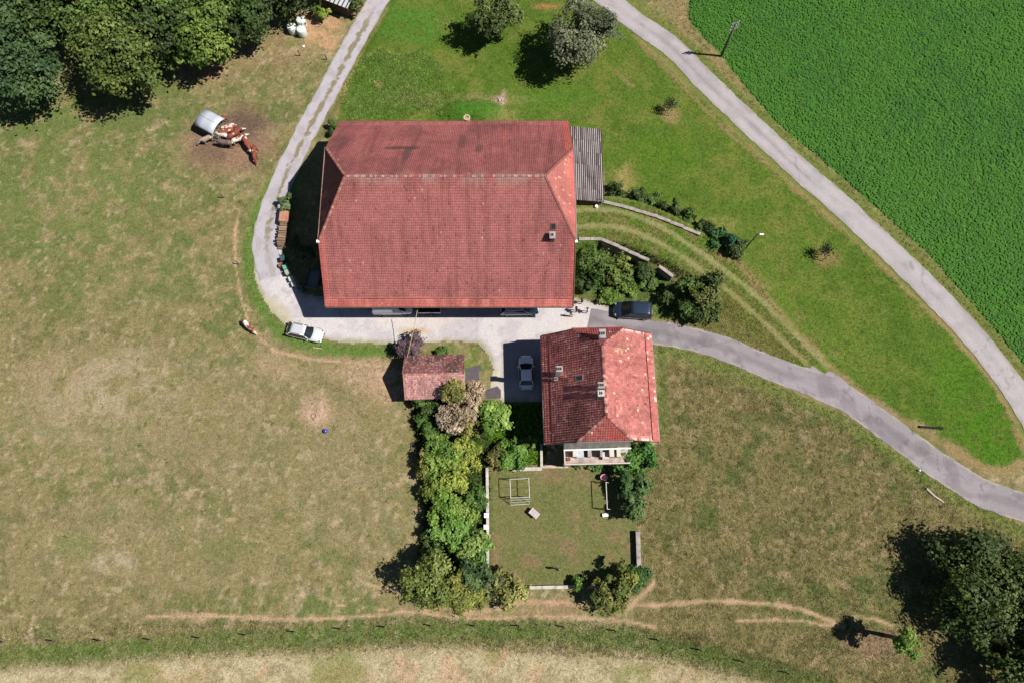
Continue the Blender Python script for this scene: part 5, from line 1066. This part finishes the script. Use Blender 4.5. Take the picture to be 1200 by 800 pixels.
def cow(label, px, py, ang, m, k=1.0, head='down', face=None, turn=0.0, zoff=0.0):
    k *= .9; q = PG(px, py); root = empty('cow', label, 'cow', q, ang, 'cattle in the western pasture')
    hd = {'down': ((1.32, .55), (1.55, .28)), 'level': ((1.42, 1.2), (1.78, 1.08)), 'low': ((1.38, .92), (1.68, .66))}[head]
    c, s = math.cos(turn), math.sin(turn); bx_ = lambda x: ((x - .8) * c + .8, (x - .8) * s)
    pts = [(-.92, 0, 1.13), (-.66, 0, 1.16), (-.25, 0, 1.06), (.2, 0, 1.05), (.62, 0, 1.14), (.9, 0, 1.18), (*bx_(1.1), (1.16 + hd[0][1]) / 2 + .1), (*bx_(hd[0][0]), hd[0][1]), (*bx_(hd[1][0]), hd[1][1]), (*bx_(hd[1][0] + .13), hd[1][1] - .08)]
    rad = [(.13, .15), (.30, .28), (.37, .36), (.40, .39), (.33, .34), (.22, .27), (.16, .2), (.13, .14), (.09, .09), (.08, .07)]; ed = [(i, i + 1) for i in range(9)]
    for sy in (-1, 1):
        b = len(pts); pts += [(-.66, sy * .24, .86), (-.54, sy * .22, .68), (-.76, sy * .21, .42), (-.7, sy * .21, .05)]; rad += [(.12, .15), .09, .058, .055]; ed += [(1, b), (b, b + 1), (b + 1, b + 2), (b + 2, b + 3)]
        b = len(pts); pts += [(.6, sy * .22, .78), (.64, sy * .2, .44), (.62, sy * .2, .05)]; rad += [(.11, .12), .06, .052]; ed += [(4, b), (b, b + 1), (b + 1, b + 2)]
        b = len(pts); ex_ = bx_(hd[0][0] - .05); pts += [(ex_[0] - s * sy * .24, ex_[1] + c * sy * .24, hd[0][1] + .04)]; rad += [(.035, .05)]; ed += [(7, b)]
    b = len(pts); pts += [(-1.04, 0, 1.05), (-1.1, .03, .7), (-1.08, .04, .45)]; rad += [.035, .022, .035]; ed += [(0, b), (b, b + 1), (b + 1, b + 2)]
    me = skin_mesh('body', [tuple(v * k for v in p) for p in pts], ed, [tuple(a * k for a in r) if hasattr(r, '__len__') else r * k for r in rad], 2, 2)
    me.materials.append(m); me.materials.append(face or m); me.materials.append(M_HOOF)
    fx = (hd[0][0] + hd[1][0]) / 2 * k
    for f in me.polygons:
        cc = f.center
        if math.hypot(cc.x - .8 * k, cc.y) > (hd[0][0] - .78) * k and cc.x > .5 * k and abs(cc.z - hd[0][1] * k) < .6 * k and math.hypot(cc.x, cc.y) > 1.0 * k: f.material_index = 1
        elif cc.z < .09 * k: f.material_index = 2
    o = bpy.data.objects.new('body', me); col.objects.link(o); o.parent = root
    for sy in (-1, 1):
        hx_ = bx_(hd[0][0] - .06); p0 = Vector((hx_[0] - s * sy * .09, hx_[1] + c * sy * .09, hd[0][1] + .1)) * k
        mb = MB(); mb.tube([p0, p0 + Vector((-s * sy * .1, c * sy * .1, .08)) * k, p0 + Vector((.06 * c - s * sy * .13, .06 * s + c * sy * .13, .16)) * k], [.028 * k, .02 * k, .008 * k], 6); mb.build('horn', M_HORN, root, True)
    mz = bx_(hd[1][0] + .16); mb = MB(); mb.box((mz[0] * k, mz[1] * k, (hd[1][1] - .1) * k), (.08 * k, .13 * k, .1 * k), rz=turn); mb.build('muzzle', M_UDD, root, True, .02)
    return root
RB = hide('hide_red', (150, 74, 46), (226, 210, 194), .60, 1.5, 1.0); RW = hide('hide_red_white', (156, 84, 54), (230, 214, 200), .52, 1.8, 4.0); RD = hide('hide_deep_red', (134, 62, 42), (222, 206, 192), .66, 1.6, 9.0); GRYH = hide('hide_grey', (170, 150, 132), (216, 204, 190), .58, 1.6, 2.0); DGRY = hide('hide_dark_grey', (118, 100, 88), (210, 200, 186), .62, 1.6, 6.0); WHH = hide('hide_white', (226, 216, 206), (160, 96, 66), .62, 1.3, 7.0); RWS = hide('hide_pied', (152, 70, 44), (236, 222, 208), .49, 2.2, 12.0)
S2 = lambda a: R(a)
cow('red cow lying in behind the silver feeder roof', 262.5, 145, R(215), RD, .95, 'low')
cow('brown and white cow feeding nearest the front of the feeder rail', 272, 153.5, R(195), RW, 1.0, 'low', M_CWH)
cow('red pied cow squeezed second at the feeder rail', 269, 158.5, R(200), RB, 1.0, 'low')
cow('deep red cow standing broadside across the herd', 277, 162.5, R(40), RD, 1.05, 'low', M_CWH)
cow('white cow with its head in the feeder rail', 264, 162.5, R(165), WHH, .9, 'low')
cow('small red and white cow behind the dark grey one', 281, 168, R(28), RW, .95, 'level', M_CWH)
cow('pale grey cow feeding at the far end of the feeder', 246.5, 166.5, R(205), GRYH, .95, 'low', M_CWH)
cow('dark grey cow with a white face beside the trodden ground', 268, 172, R(172), DGRY, 1.05, 'low', M_CWH)
cow('red cow with a white head walking away from the herd', 292, 171.5, R(-62), RB, 1.05, 'low', M_CWH)
cow('lone red cow grazing last in line beyond the herd', 301, 182.5, R(-84), RD, 1.0, 'down')
cow('red and white cow walking on the trail beside the silver estate car', 293, 383, R(-44), RWS, .95, 'low', M_CWH)
# hay feeder with a barrel roof
q = PG(255, 153); fd = empty('hay_feeder', 'cattle hay feeder with a curved silver sheet roof', 'feeder', q, R(-30))
M_SHEET = mat('galvanised_sheet', A(206, 212, 224), .5, .05, 1, metal=.15); n = 12; wf, lf, zr = 1.35, 1.45, 1.75
V = []
for x in (-lf, -.45, .45, lf):
    for i in range(n + 1):
        a = math.pi * (.08 + .84 * i / n); V.append((x - .35, -math.cos(a) * wf, zr + math.sin(a) * .75 - .3))
mb = MB(); mb.add(V, [(j * (n + 1) + i, j * (n + 1) + i + 1, (j + 1) * (n + 1) + i + 1, (j + 1) * (n + 1) + i) for j in range(3) for i in range(n)]); rf = mb.build('roof', M_SHEET, fd, True)
sm = rf.modifiers.new('thick', 'SOLIDIFY'); sm.thickness = .03
MB().tube([(-lf - .35, 0, zr + .47), (lf - .35, 0, zr + .47)], .018, 5).build('roof_seam', M_ZINC, fd)
for sx in (-1, 1):
    for sy in (-1, 1): MB().tube([(sx * (lf - .1), sy * 1.15, -.05), (sx * (lf - .1), sy * 1.15, zr)], .04, 8).build('post', M_ZINC, fd)
    for z in (.35, 1.1): MB().tube([(sx * (lf + .05), -1.25, z), (sx * (lf + .05), 1.25, z)], .03, 6).build('rail', M_ZINC, fd)
    MB().tube([(-lf, sx * 1.25, 1.1), (lf, sx * 1.25, 1.1)], .03, 6).build('rail', M_ZINC, fd); MB().tube([(-lf, sx * 1.25, .4), (lf, sx * 1.25, .4)], .03, 6).build('rail', M_ZINC, fd)
    for i in range(7): y = -1.1 + i * .367; MB().tube([(sx * (lf + .05), y, .35), (sx * (lf + .05), y + .18, 1.1)], .02, 5).build('bar', M_ZINC, fd)
g = np.random.default_rng(3); m = 1400; pos = np.stack([g.uniform(-1.3, 1.35, m), g.uniform(-1.05, 1.05, m), .35 + .65 * g.random(m) ** .5], 1)
V, F, C4 = leaves(pos, g.normal(size=(m, 3)), .22 * g.uniform(.6, 1.2, m), np.tile(A(184, 160, 124), (m, 1)) * g.uniform(.7, 1.2, (m, 1)), g, .18); tag(link('hay', np_mesh('hay', V, F, C4), M_GRASS, fd), kind='stuff')

# ================================================================ FARM THINGS
M_WRAP = mat('bale_wrap', A(226, 234, 226), .35, .05, 2, spec=.4)
for px, py, z, lab in ((344.5, 38, 0, 'white wrapped bale at the west side of the bale group'), (355, 30, 0, 'white wrapped bale nearest the wood'), (355.5, 41, 0, 'white wrapped bale with a loose pointed sheet toward the pasture')):
    q = PG(px, py); b = empty('wrapped_bale', lab, 'bale', q, px, 'white wrapped bales'); k = 20; rings = []
    for zz, r_ in ((0, .5), (.03, .58), (.12, .62), (.6, .625), (1.1, .615), (1.19, .58), (1.22, .48)): rings.append([(r_ * (1 + .012 * math.sin(3 * a + px)) * math.cos(a), r_ * math.sin(a), zz) for a in [6.2832 * i / k for i in range(k)]])
    mb = MB(); mb.loft(rings); mb.build('wrap', M_WRAP, b, True)
    mb = MB(); mb.tube([(0, 0, 1.22), (0, 0, 1.235)], [.16, .12], 12); mb.build('wrap_fold', M_WRAP, b)
    if py > 40: mb = MB(); mb.slab([(.2, -.6, .06), (.95, -1.0, .05), (.62, -.2, .9), (.3, -.58, 1.0)], .02); mb.build('loose_sheet', M_WRAP, b)
q = PG(356, 55); sb = empty('salt_block', 'small white block lying below the wrapped bales', 'block', q); MB().box((0, 0, .08), (.3, .24, .2), rz=.4).build('block', M_WHITE, sb, bevel=.03)
def barrel(label, px, py, m, r_=.3, h_=.85, name='barrel', rz=0.0):
    q = PG(px, py); b = empty(name, label, 'barrel', q, rz, 'barrels and bins along the track'); k = 14; rings = [[(rr * math.cos(6.2832 * i / k), rr * math.sin(6.2832 * i / k), zz) for i in range(k)] for zz, rr in ((0, r_ * .92), (.04, r_), (h_ * .33, r_), (h_ * .35, r_ * 1.05), (h_ * .38, r_), (h_ * .66, r_), (h_ * .68, r_ * 1.05), (h_ * .71, r_), (h_ - .02, r_), (h_, r_ * .94), (h_ - .04, r_ * .85))]
    mb = MB(); mb.loft(rings); mb.build('drum', m, b, True); mb = MB(); mb.tube([(r_ * .45, 0, h_ - .04), (r_ * .45, 0, h_ + .01)], .05, 8); mb.build('bung', M_BLACKP, b)
def bin_(label, px, py, m, rz=0.0, s=(.55, .6, .95)):
    q = PG(px, py); b = empty('waste_bin', label, 'bin', q, rz, 'barrels and bins along the track')
    MB().box((0, 0, s[2] / 2), (s[0] * .86, s[1] * .86, s[2]), taper=1.12).build('bin_body', m, b, bevel=.03); MB().box((0, 0, s[2] + .03), (s[0] * 1.05, s[1] * 1.05, .07)).build('lid', m, b, bevel=.02)
    for t in (-1, 1): MB().tube([(-s[0] / 2, t * s[1] * .35, .1), (-s[0] / 2, t * s[1] * .35 + t * .05, .1)], .1, 10).build('wheel', M_TYRE, b)
    MB().tube([(-s[0] / 2 - .05, -.2, s[2] - .05), (-s[0] / 2 - .05, .2, s[2] - .05)], .02, 6).build('handle', M_BLACKP, b)
GRN = lambda n, *c: mat(n, A(*c), .5, .12, 4)
bin_('dark teal bin at the woodpile end of the row', 334, 306, GRN('teal_bin', 66, 92, 98), .3); barrel('rusty orange drum beside the teal bin', 331, 312.5, mat('rust', A(160, 98, 68), .8, .3, 5), .33, .6)
bin_('mint green bin between the rusty drum and the pale bins', 337, 316, GRN('mint_bin', 118, 178, 152), .5); bin_('pale grey-green bin in the middle of the bin row', 339.5, 322, GRN('sage_bin', 168, 188, 164), .5); bin_('whitish box in the bin row next to the pale green bin', 343, 329, GRN('white_bin', 206, 212, 200), .45, (.55, .6, .7)); bin_('whitish box at the yard end of the bin row', 346, 335, GRN('white_bin2', 196, 206, 194), .45, (.5, .55, .7))
barrel('dark drum standing in the barn shadow past the bin row', 353.5, 340, GRN('dark_drum', 84, 104, 104), .35, .8)
# woodpile: stacked logs under a rusty sheet
q = PG(334, 272); wp = empty('woodpile', 'long pile of split logs with a rusty sheet beside the track', 'woodpile', q, R(86)); g = random.Random(3)
LOGM = [mat('log_a', A(150, 122, 98), .9, .2, 5), mat('log_b', A(178, 150, 124), .9, .2, 5), mat('log_c', A(120, 98, 82), .9, .2, 5)]
for L_ in range(4):
    for i in range(14 - L_):
        x = -2.2 + i * .33 + L_ * .16 + g.uniform(-.04, .04); r_ = g.uniform(.12, .17); MB().tube([(x, -.45 + g.uniform(-.08, .08), .14 + L_ * .25), (x + g.uniform(-.06, .06), .45 + g.uniform(-.08, .08), .14 + L_ * .25)], r_, 7).build('log', g.choice(LOGM), wp)
MB().slab([(.9, -.6, 1.12), (2.3, -.55, 1.08), (2.35, .6, 1.2), (.9, .55, 1.22)], .02).build('rusty_sheet', mat('rusty_sheet', A(186, 132, 108), .8, .2, 2), wp)
# yellow cable from the barn to the shed
a = P(489, 364, 5.2); b = P(477, 419, 2.6)
pts = [(a[0] + (b[0] - a[0]) * t, a[1] + (b[1] - a[1]) * t, a[2] + (b[2] - a[2]) * t - .5 * 4 * t * (1 - t) * .5) for t in np.linspace(0, 1, 12)]
o = MB().tube(pts, .035, 6).build('overhead_cable', mat('yellow_cable', A(206, 190, 140), .6)); tag(o, 'pale yellow cable strung from the barn eaves to the small shed', 'cable')
# blue ball, rubber ring
q = PG(382, 505); me = bpy.data.meshes.new('ball'); bm = bmesh.new(); bmesh.ops.create_icosphere(bm, subdivisions=3, radius=.26)
for v in bm.verts: v.co *= 1 + .015 * math.cos(6 * math.atan2(v.co.y, v.co.x)) * (1 - abs(v.co.z) / .26)
bm.to_mesh(me); bm.free(); me.polygons.foreach_set('use_smooth', [True] * len(me.polygons)); bl = empty('ball', 'blue ball lying in the pasture near the bare patch', 'ball', q)
o = link('shell', me, mat('blue_plastic', A(48, 84, 190), .3, .04, spec=.5), bl); o.location = (0, 0, .25); MB().tube([(.1, 0, .48), (.105, 0, .51)], .03, 8).build('valve', M_WHITE, bl)
q = PG(367.5, 487); rg = empty('rubber_ring', 'dark ring lying on the bare patch of the pasture', 'ring', q); k = 20
MB().tube([(.27 * math.cos(6.2832 * i / k), .27 * math.sin(6.2832 * i / k), .05) for i in range(k + 1)], .04, 6).build('tube', mat('ring_rubber', A(110, 96, 92), .8), rg)
# poles
def tower(px, py, tx, ty, h_):
    q = PG(px, py); t = empty('utility_pole', 'wooden utility pole with a lattice head at the crop edge', 'pole', q)
    MB().tube([(0, 0, -.3), (0, 0, h_)], [.17, .11], 10).build('shaft', mat('pole_wood', A(96, 86, 80), .85, .2, 3), t, True)
    for i in range(3):
        z = h_ - .15 - i * .55; ar = MB().box((0, 0, z), (1.1, .1, .1), rz=.4).build('crossarm', M_ZINC, t)
        for s in (-1, -.4, .4, 1): MB().tube([(s * .48 * math.cos(.4), s * .48 * math.sin(.4), z + .05), (s * .48 * math.cos(.4), s * .48 * math.sin(.4), z + .24)], [.05, .035], 8).build('insulator', M_WHITE, ar)
    for s in (-1, 1): MB().tube([(s * .45 * math.cos(.4), s * .45 * math.sin(.4), h_ - 1.3), (-s * .1, 0, h_ - .1)], .025, 5).build('brace', M_ZINC, t)
tower(845, 66, 862, 26, 6.3)
q = PG(871, 294); lp = empty('lamp_post', 'slim dark lamp post with a pale head beside the ramp bushes', 'lamp post', q)
MB().tube([(0, 0, -.2), (0, 0, 5.0)], [.09, .06], 10).build('post', mat('post_dark', A(56, 54, 54), .6), lp, True); MB().tube([(0, 0, 4.98), (.12, -.03, 5.12), (.3, -.06, 5.15)], [.06, .05, .05], 8).build('arm', M_ZINC, lp); MB().box((.42, -.08, 5.13), (.5, .2, .12)).build('lamp_head', M_WHITE, lp, bevel=.03)
q0 = PG(1104, 501.5); q1 = PG(1077, 499.8); o = MB().tube([(q0[0], q0[1], q0[2] + .12), ((q0[0] + q1[0]) / 2, (q0[1] + q1[1]) / 2, .16), (q1[0], q1[1], q1[2] + .14)], [.15, .14, .13], 10).build('shadow_bar', mat('shadow_black', A(30, 27, 27), .8, .3, 5)); tag(o, 'black tarred timber lying across the dry strip by the road', 'beam')  # solid black bar laid on the ground in place of a post's cast shadow
q0 = PG(1085, 572); q1 = PG(1105, 588); o = MB().tube([(q0[0], q0[1], q0[2] + .1), ((q0[0] + q1[0]) / 2 - .1, (q0[1] + q1[1]) / 2 - .05, .16), (q1[0], q1[1], q1[2] + .1)], [.13, .12, .09], 9).build('log', mat('bleached_log', A(206, 190, 176), .85, .15, 4)); tag(o, 'bleached log lying in the pasture beside the lower road', 'log')
q = PG(1076, 551); t = empty('marker_stone', 'small white marker stone beside the lower road', 'stone', q); MB().box((0, 0, .18), (.26, .24, .45), rz=.5, taper=.75).build('stone', M_WHITE, t, bevel=.04)
q0 = PG(372, 408); o = MB().box((q0[0], q0[1], q0[2] + .07), (1.1, .14, .14), rz=R(-8)).build('fence_rail', mat('pale_rail', A(186, 168, 140), .85, .15, 5), bevel=.02); tag(o, 'pale rail lying in the grass below the silver estate car', 'rail')
q0 = PG(301, 381); o = MB().tube([(q0[0] - .3, q0[1] + .1, q0[2] + .08), (q0[0] + .3, q0[1] - .03, q0[2] + .1)], [.07, .05], 7).build('branch', mat('grey_branch', A(128, 110, 90), .9, .2, 6)); tag(o, 'short branch lying beside the cow on the trail', 'branch')
# fence posts
M_POST = mat('fence_wood', A(112, 98, 86), .9, .2, 6)
def fpost(label, px, py, group, h_=1.25, r_=.07):
    q = PG(px, py); g = random.Random(px * 7 + py); t = empty('fence_post', label, 'fence post', q, g.uniform(0, 3), group); lx, ly = g.uniform(-.06, .06), g.uniform(-.06, .06)
    MB().tube([(0, 0, -.2), (lx, ly, h_ - .06), (lx, ly, h_)], [r_, r_ * .95, r_ * .6], 8).build('stake', M_POST, t); MB().tube([(lx + r_, ly, h_ * .8), (lx + r_ + .07, ly, h_ * .8)], .025, 6).build('insulator', M_BLACKP, t)
FG = 'posts of the fence along the stubble'
for px, py in [(4, 752), (62, 750), (118, 750), (176, 748.5), (234, 747), (288, 743), (345, 739.5), (399, 736.5), (451, 734)]: fpost('weathered post of the stubble fence along the western cattle pasture', px, py, FG)
for px, py, lab in [(505, 732.5, 'fence post on the stubble fence below the golden green bush'), (556, 733, 'fence post on the stubble fence below the small yellow bush'), (608, 732.5, 'fence post on the stubble fence below the pale yellow bush'), (660, 734, 'fence post on the stubble fence opposite the bare stretch of the south lawn wall'), (720, 738, 'fence post on the stubble fence below the straw-coloured bush'), (770, 749, 'fence post on the stubble fence just past the end of the garden trail')]: fpost(lab, px, py, FG)
for px, py in [(819, 760.5), (868, 774), (920, 787)]: fpost('weathered post of the stubble fence along the south-eastern pasture', px, py, FG)
for px, py, lab in [(280, 310, 'post standing on the cattle trail beside the farm track'), (262, 232, 'post standing alone in the pasture below the herd'), (352, 66, 'post in the pasture just below the small white block'), (383, 70, 'post at the edge of the farm track near the bales')]: fpost(lab, px, py, 'posts of the fence beside the farm track', 1.1)
for px, py in [(334, 283), (330, 262), (333, 300)]: fpost('short stake in the grass between the track and the woodpile', px, py, 'stakes beside the woodpile', .9)

# ================================================================ GARDEN
M_TUBE = mat('white_tube', A(214, 212, 206), .5, .1, 6)
def gp(px, py, z=0.0): q = P(px, py, z + .05); return q
q = PG(609, 586); cf = empty('climbing_frame', 'white tubular climbing frame on the garden lawn', 'climbing frame', (q[0], q[1], q[2])); rel = lambda p, z: (p[0] - q[0], p[1] - q[1], z)
Z = 1.75
T = {k: rel(P(*v, Z + q[2]), Z) for k, v in dict(nw=(597.5, 561, ), ne=(619.5, 560), sw=(598.5, 583), se=(620.5, 582)).items()}
B = {k: (v[0], v[1], -.05) for k, v in T.items()}; so_ = rel(P(598.5, 591.3, q[2]), 0); se_ = rel(P(620, 590, q[2]), 0)
for k in T: MB().tube([B[k], T[k]], .045, 8).build('post', M_TUBE, cf)
for a_, b_ in (('nw', 'ne'), ('sw', 'se'), ('nw', 'sw'), ('ne', 'se')): MB().tube([T[a_], T[b_]], .04, 8).build('top_rail', M_TUBE, cf)
mid = lambda a_, b_, t: tuple(a_[i] + (b_[i] - a_[i]) * t for i in range(3))
for a_, b_ in ((T['sw'], so_), (T['se'], se_)): MB().tube([a_, (b_[0], b_[1], -.03)], .035, 8).build('ladder_stile', M_TUBE, cf)
for t in (.3, .62): MB().tube([mid(T['sw'], so_, t), mid(T['se'], se_, t)], .025, 6).build('rung', M_TUBE, cf)
MB().tube([(so_[0], so_[1], .04), (se_[0], se_[1], .04)], .035, 8).build('foot_rail', M_TUBE, cf)
MB().tube([(T['nw'][0], (T['nw'][1] + T['sw'][1]) / 2, Z), (T['ne'][0], (T['ne'][1] + T['se'][1]) / 2, Z)], .012, 5).build('rope', M_BLACKP, cf)
q = PG(709, 582); sw = empty('swing_frame', 'swing frame with a pink tub seat in front of the garden bushes', 'swing', q); Z = 1.9
t0 = rel(P(710, 564.5, Z), Z); t1 = rel(P(711.5, 596, Z), Z)
t0 = (t0[0] , t0[1], Z); t1 = (t1[0], t1[1], Z)
MB().tube([t0, t1], .05, 8).build('top_bar', M_TUBE, sw)
for t in (t0, t1):
    for s in (-1, 1): MB().tube([t, (t[0] + s * .75, t[1], -.03)], .04, 8).build('leg', M_TUBE if s > 0 else mat('dark_tube', A(70, 66, 64), .6), sw)
st = P(707.5, 559, .5); c_ = (st[0] - q[0], st[1] - q[1]); k = 14
rings = [[(c_[0] + r_ * math.cos(6.2832 * i / k) * 1.2, c_[1] + r_ * math.sin(6.2832 * i / k), z) for i in range(k)] for z, r_ in ((.35, .2), (.38, .3), (.7, .36), (.72, .33), (.42, .26))]
mb = MB(); mb.loft(rings); mb.build('tub_seat', mat('pink_plastic', A(222, 170, 178), .5, .06), sw, True)
for s in (-1, 1): MB().tube([(c_[0] + s * .3, c_[1], .7), (t0[0], t0[1] - .05, Z)], .012, 5).build('rope', M_BLACKP, sw)
q = PG(709, 603); t = empty('white_crate', 'white box standing at the south foot of the swing frame', 'box', q); MB().box((0, 0, .14), (.62, .34, .28), rz=.15).build('box', M_WHITE, t, bevel=.02); MB().box((0, 0, .3), (.64, .36, .04), rz=.15).build('lid', M_WHITE, t)
q = PG(626, 601); t = empty('garden_table', 'pale tilted garden table standing on the lawn near the climbing frame', 'table', q, R(-40))
for i in range(4): MB().box((-.42 + i * .28, 0, .66), (.26, .72, .04)).build('plank', mat('pale_plank', A(206, 192, 194), .8, .1, 4), t)
for sx in (-1, 1):
    for sy in (-1, 1): MB().box((sx * .44, sy * .28, .32), (.06, .06, .66)).build('leg', M_TUBE, t)
# garden walls
M_WALLW = mat('whitewashed_wall', A(206, 198, 186), .9, .2, 2, .3); M_WALLG = mat('grey_wall', A(170, 160, 152), .9, .22, 2, .3)
def wall(label, pts, m, w_=.25, h_=.6, capm=None, ramp=False):
    def on_ramp(p):
        z = 1.5
        for _ in range(5): q_ = P(*p, z); z = ramp_top(q_[0], q_[1])
        return (q_[0], q_[1], z)
    pts = [on_ramp(p) if ramp else PZ(*p) for p in pts]; c = pts[0]; root = empty('garden_wall', label, 'wall', c)
    for i, (a_, b_) in enumerate(zip(pts[:-1], pts[1:])):
        d = math.hypot(b_[0] - a_[0], b_[1] - a_[1]); an = math.atan2(b_[1] - a_[1], b_[0] - a_[0]); mx_ = ((a_[0] + b_[0]) / 2 - c[0], (a_[1] + b_[1]) / 2 - c[1]); z_ = (a_[2] + b_[2]) / 2 - c[2]
        MB().box((mx_[0], mx_[1], z_ + h_ / 2 - (1.1 if ramp else .15)), (d, w_, h_ + (2.2 if ramp else .3)), rz=an).build('wall_body', m, root, bevel=.015); nc = max(1, int(d / 1.15))
        for j in range(nc):
            t_ = (j + .5) / nc; MB().box((a_[0] - c[0] + (b_[0] - a_[0]) * t_, a_[1] - c[1] + (b_[1] - a_[1]) * t_, a_[2] - c[2] + (b_[2] - a_[2]) * t_ + h_ + .035), (d / nc - .025, w_ + .1, .07), rz=an + random.uniform(-.012, .012)).build('coping_stone', capm or m, root, bevel=.012)
    return root
wall('low white wall along the west side of the lawn', [(571, 548), (571.5, 585), (572, 630), (571.5, 672)], M_WALLW, .22, .7)
wall('low pale wall along the south side of the lawn', [(620, 687.5), (680, 686.5), (745, 685)], M_WALLW, .25, .5)
wall('grey wall with long shadow along the east side of the lawn', [(746, 622), (747.5, 668)], M_WALLG, .38, .75)
wall('pale low wall below the corner bush north of the climbing frame', [(599, 550), (635, 549)], M_WALLW, .3, .35)
wall('narrow kerb wall between the corner bush and the house terrace', [(634, 520), (634.5, 548)], M_WALLW, .18, .4)
wall('weathered wall holding the north side of the ramp', [(700, 236), (730, 243), (770, 255), (800, 267), (820, 276)], M_WALLG, .3, .25, ramp=True)
wall('weathered wall holding the south side of the ramp near the barn', [(678, 281), (705, 281), (725, 290), (760, 306)], M_WALLG, .3, .2, ramp=True)
wall('broken end of the ramp wall among the bushes', [(772, 312), (788, 325)], M_WALLG, .3, .2, ramp=True)
for px, py, lab in ((570.5, 603.5, 'square white post on the west garden wall beside the climbing frame'), (570, 617, 'square white post standing alone in the west garden wall')):
    q = PG(px, py); t = empty('gate_post', lab, 'post', q, 0, 'white posts of the west garden wall'); MB().box((0, 0, .55), (.4, .4, 1.1)).build('post', M_WALLW, t, bevel=.02); MB().box((0, 0, 1.14), (.5, .5, .08)).build('cap', M_WHITE, t)
for px, py, lab in ((697.5, 541, 'white planter box in the middle of the border below the balcony'), (735, 540, 'white planter box among the bushes east of the balcony')):
    q = PG(px, py); t = empty('planter', lab, 'planter', q, 0, 'white planters below the balcony'); MB().box((0, 0, .6), (.42, .42, 1.3), taper=1.1).build('pot', M_WHITE, t, bevel=.02); MB().box((0, 0, 1.26), (.38, .38, .02)).build('soil', mat('soil', A(90, 74, 60), .95), t)
# terrace and paving beside the house and shed
tr = MB().prism([tuple(P(*p)[:2]) for p in ((634, 520), (668, 520), (668, 548), (634, 548))], -.1, .06).build('terrace', mat('terrace_paving', A(206, 178, 168), .9, .15, 2)); tag(tr, kind='structure')
pb = MB().prism([tuple(P(*p)[:2]) for p in ((545, 430), (566, 428), (570, 470), (545, 470))], -.1, .025).build('shed_paving', mat('paving_bed', A(150, 140, 128), .95, .2, 3)); tag(pb, kind='structure')
M_SLAB = mat('slate_slab', A(98, 90, 96), .85, .12, 2, .2)
for pts in ([(546, 431), (563, 427.5), (565, 434), (546, 437.5)], [(545.5, 438), (561, 435), (562, 445), (545.5, 446.5)], [(545.5, 447.5), (564, 446), (565, 456.5), (545.5, 458)], [(546, 459), (565.5, 457.5), (566, 467), (546, 467)], [(569, 457), (583, 452), (587, 457), (587, 466), (569, 467)]):
    MB().prism([tuple(P(*p)[:2]) for p in pts], .0, .075).build('paving_slab', M_SLAB, pb, bevel=.01)
q = PG(585, 118); t = empty('stone_heap', 'small whitish heap of stones in the meadow behind the barn', 'stones', q); g = random.Random(2)
for i in range(9): s_ = g.uniform(.18, .38); MB().box((g.uniform(-.5, .5), g.uniform(-.6, .6), s_ * .3), (s_, s_ * .8, s_ * .7), rz=g.uniform(0, 3), taper=.7).build('stone', mat('pale_stone', A(196, 178, 176), .9, .15, 4) if i == 0 else bpy.data.materials['pale_stone'], t, bevel=.03)
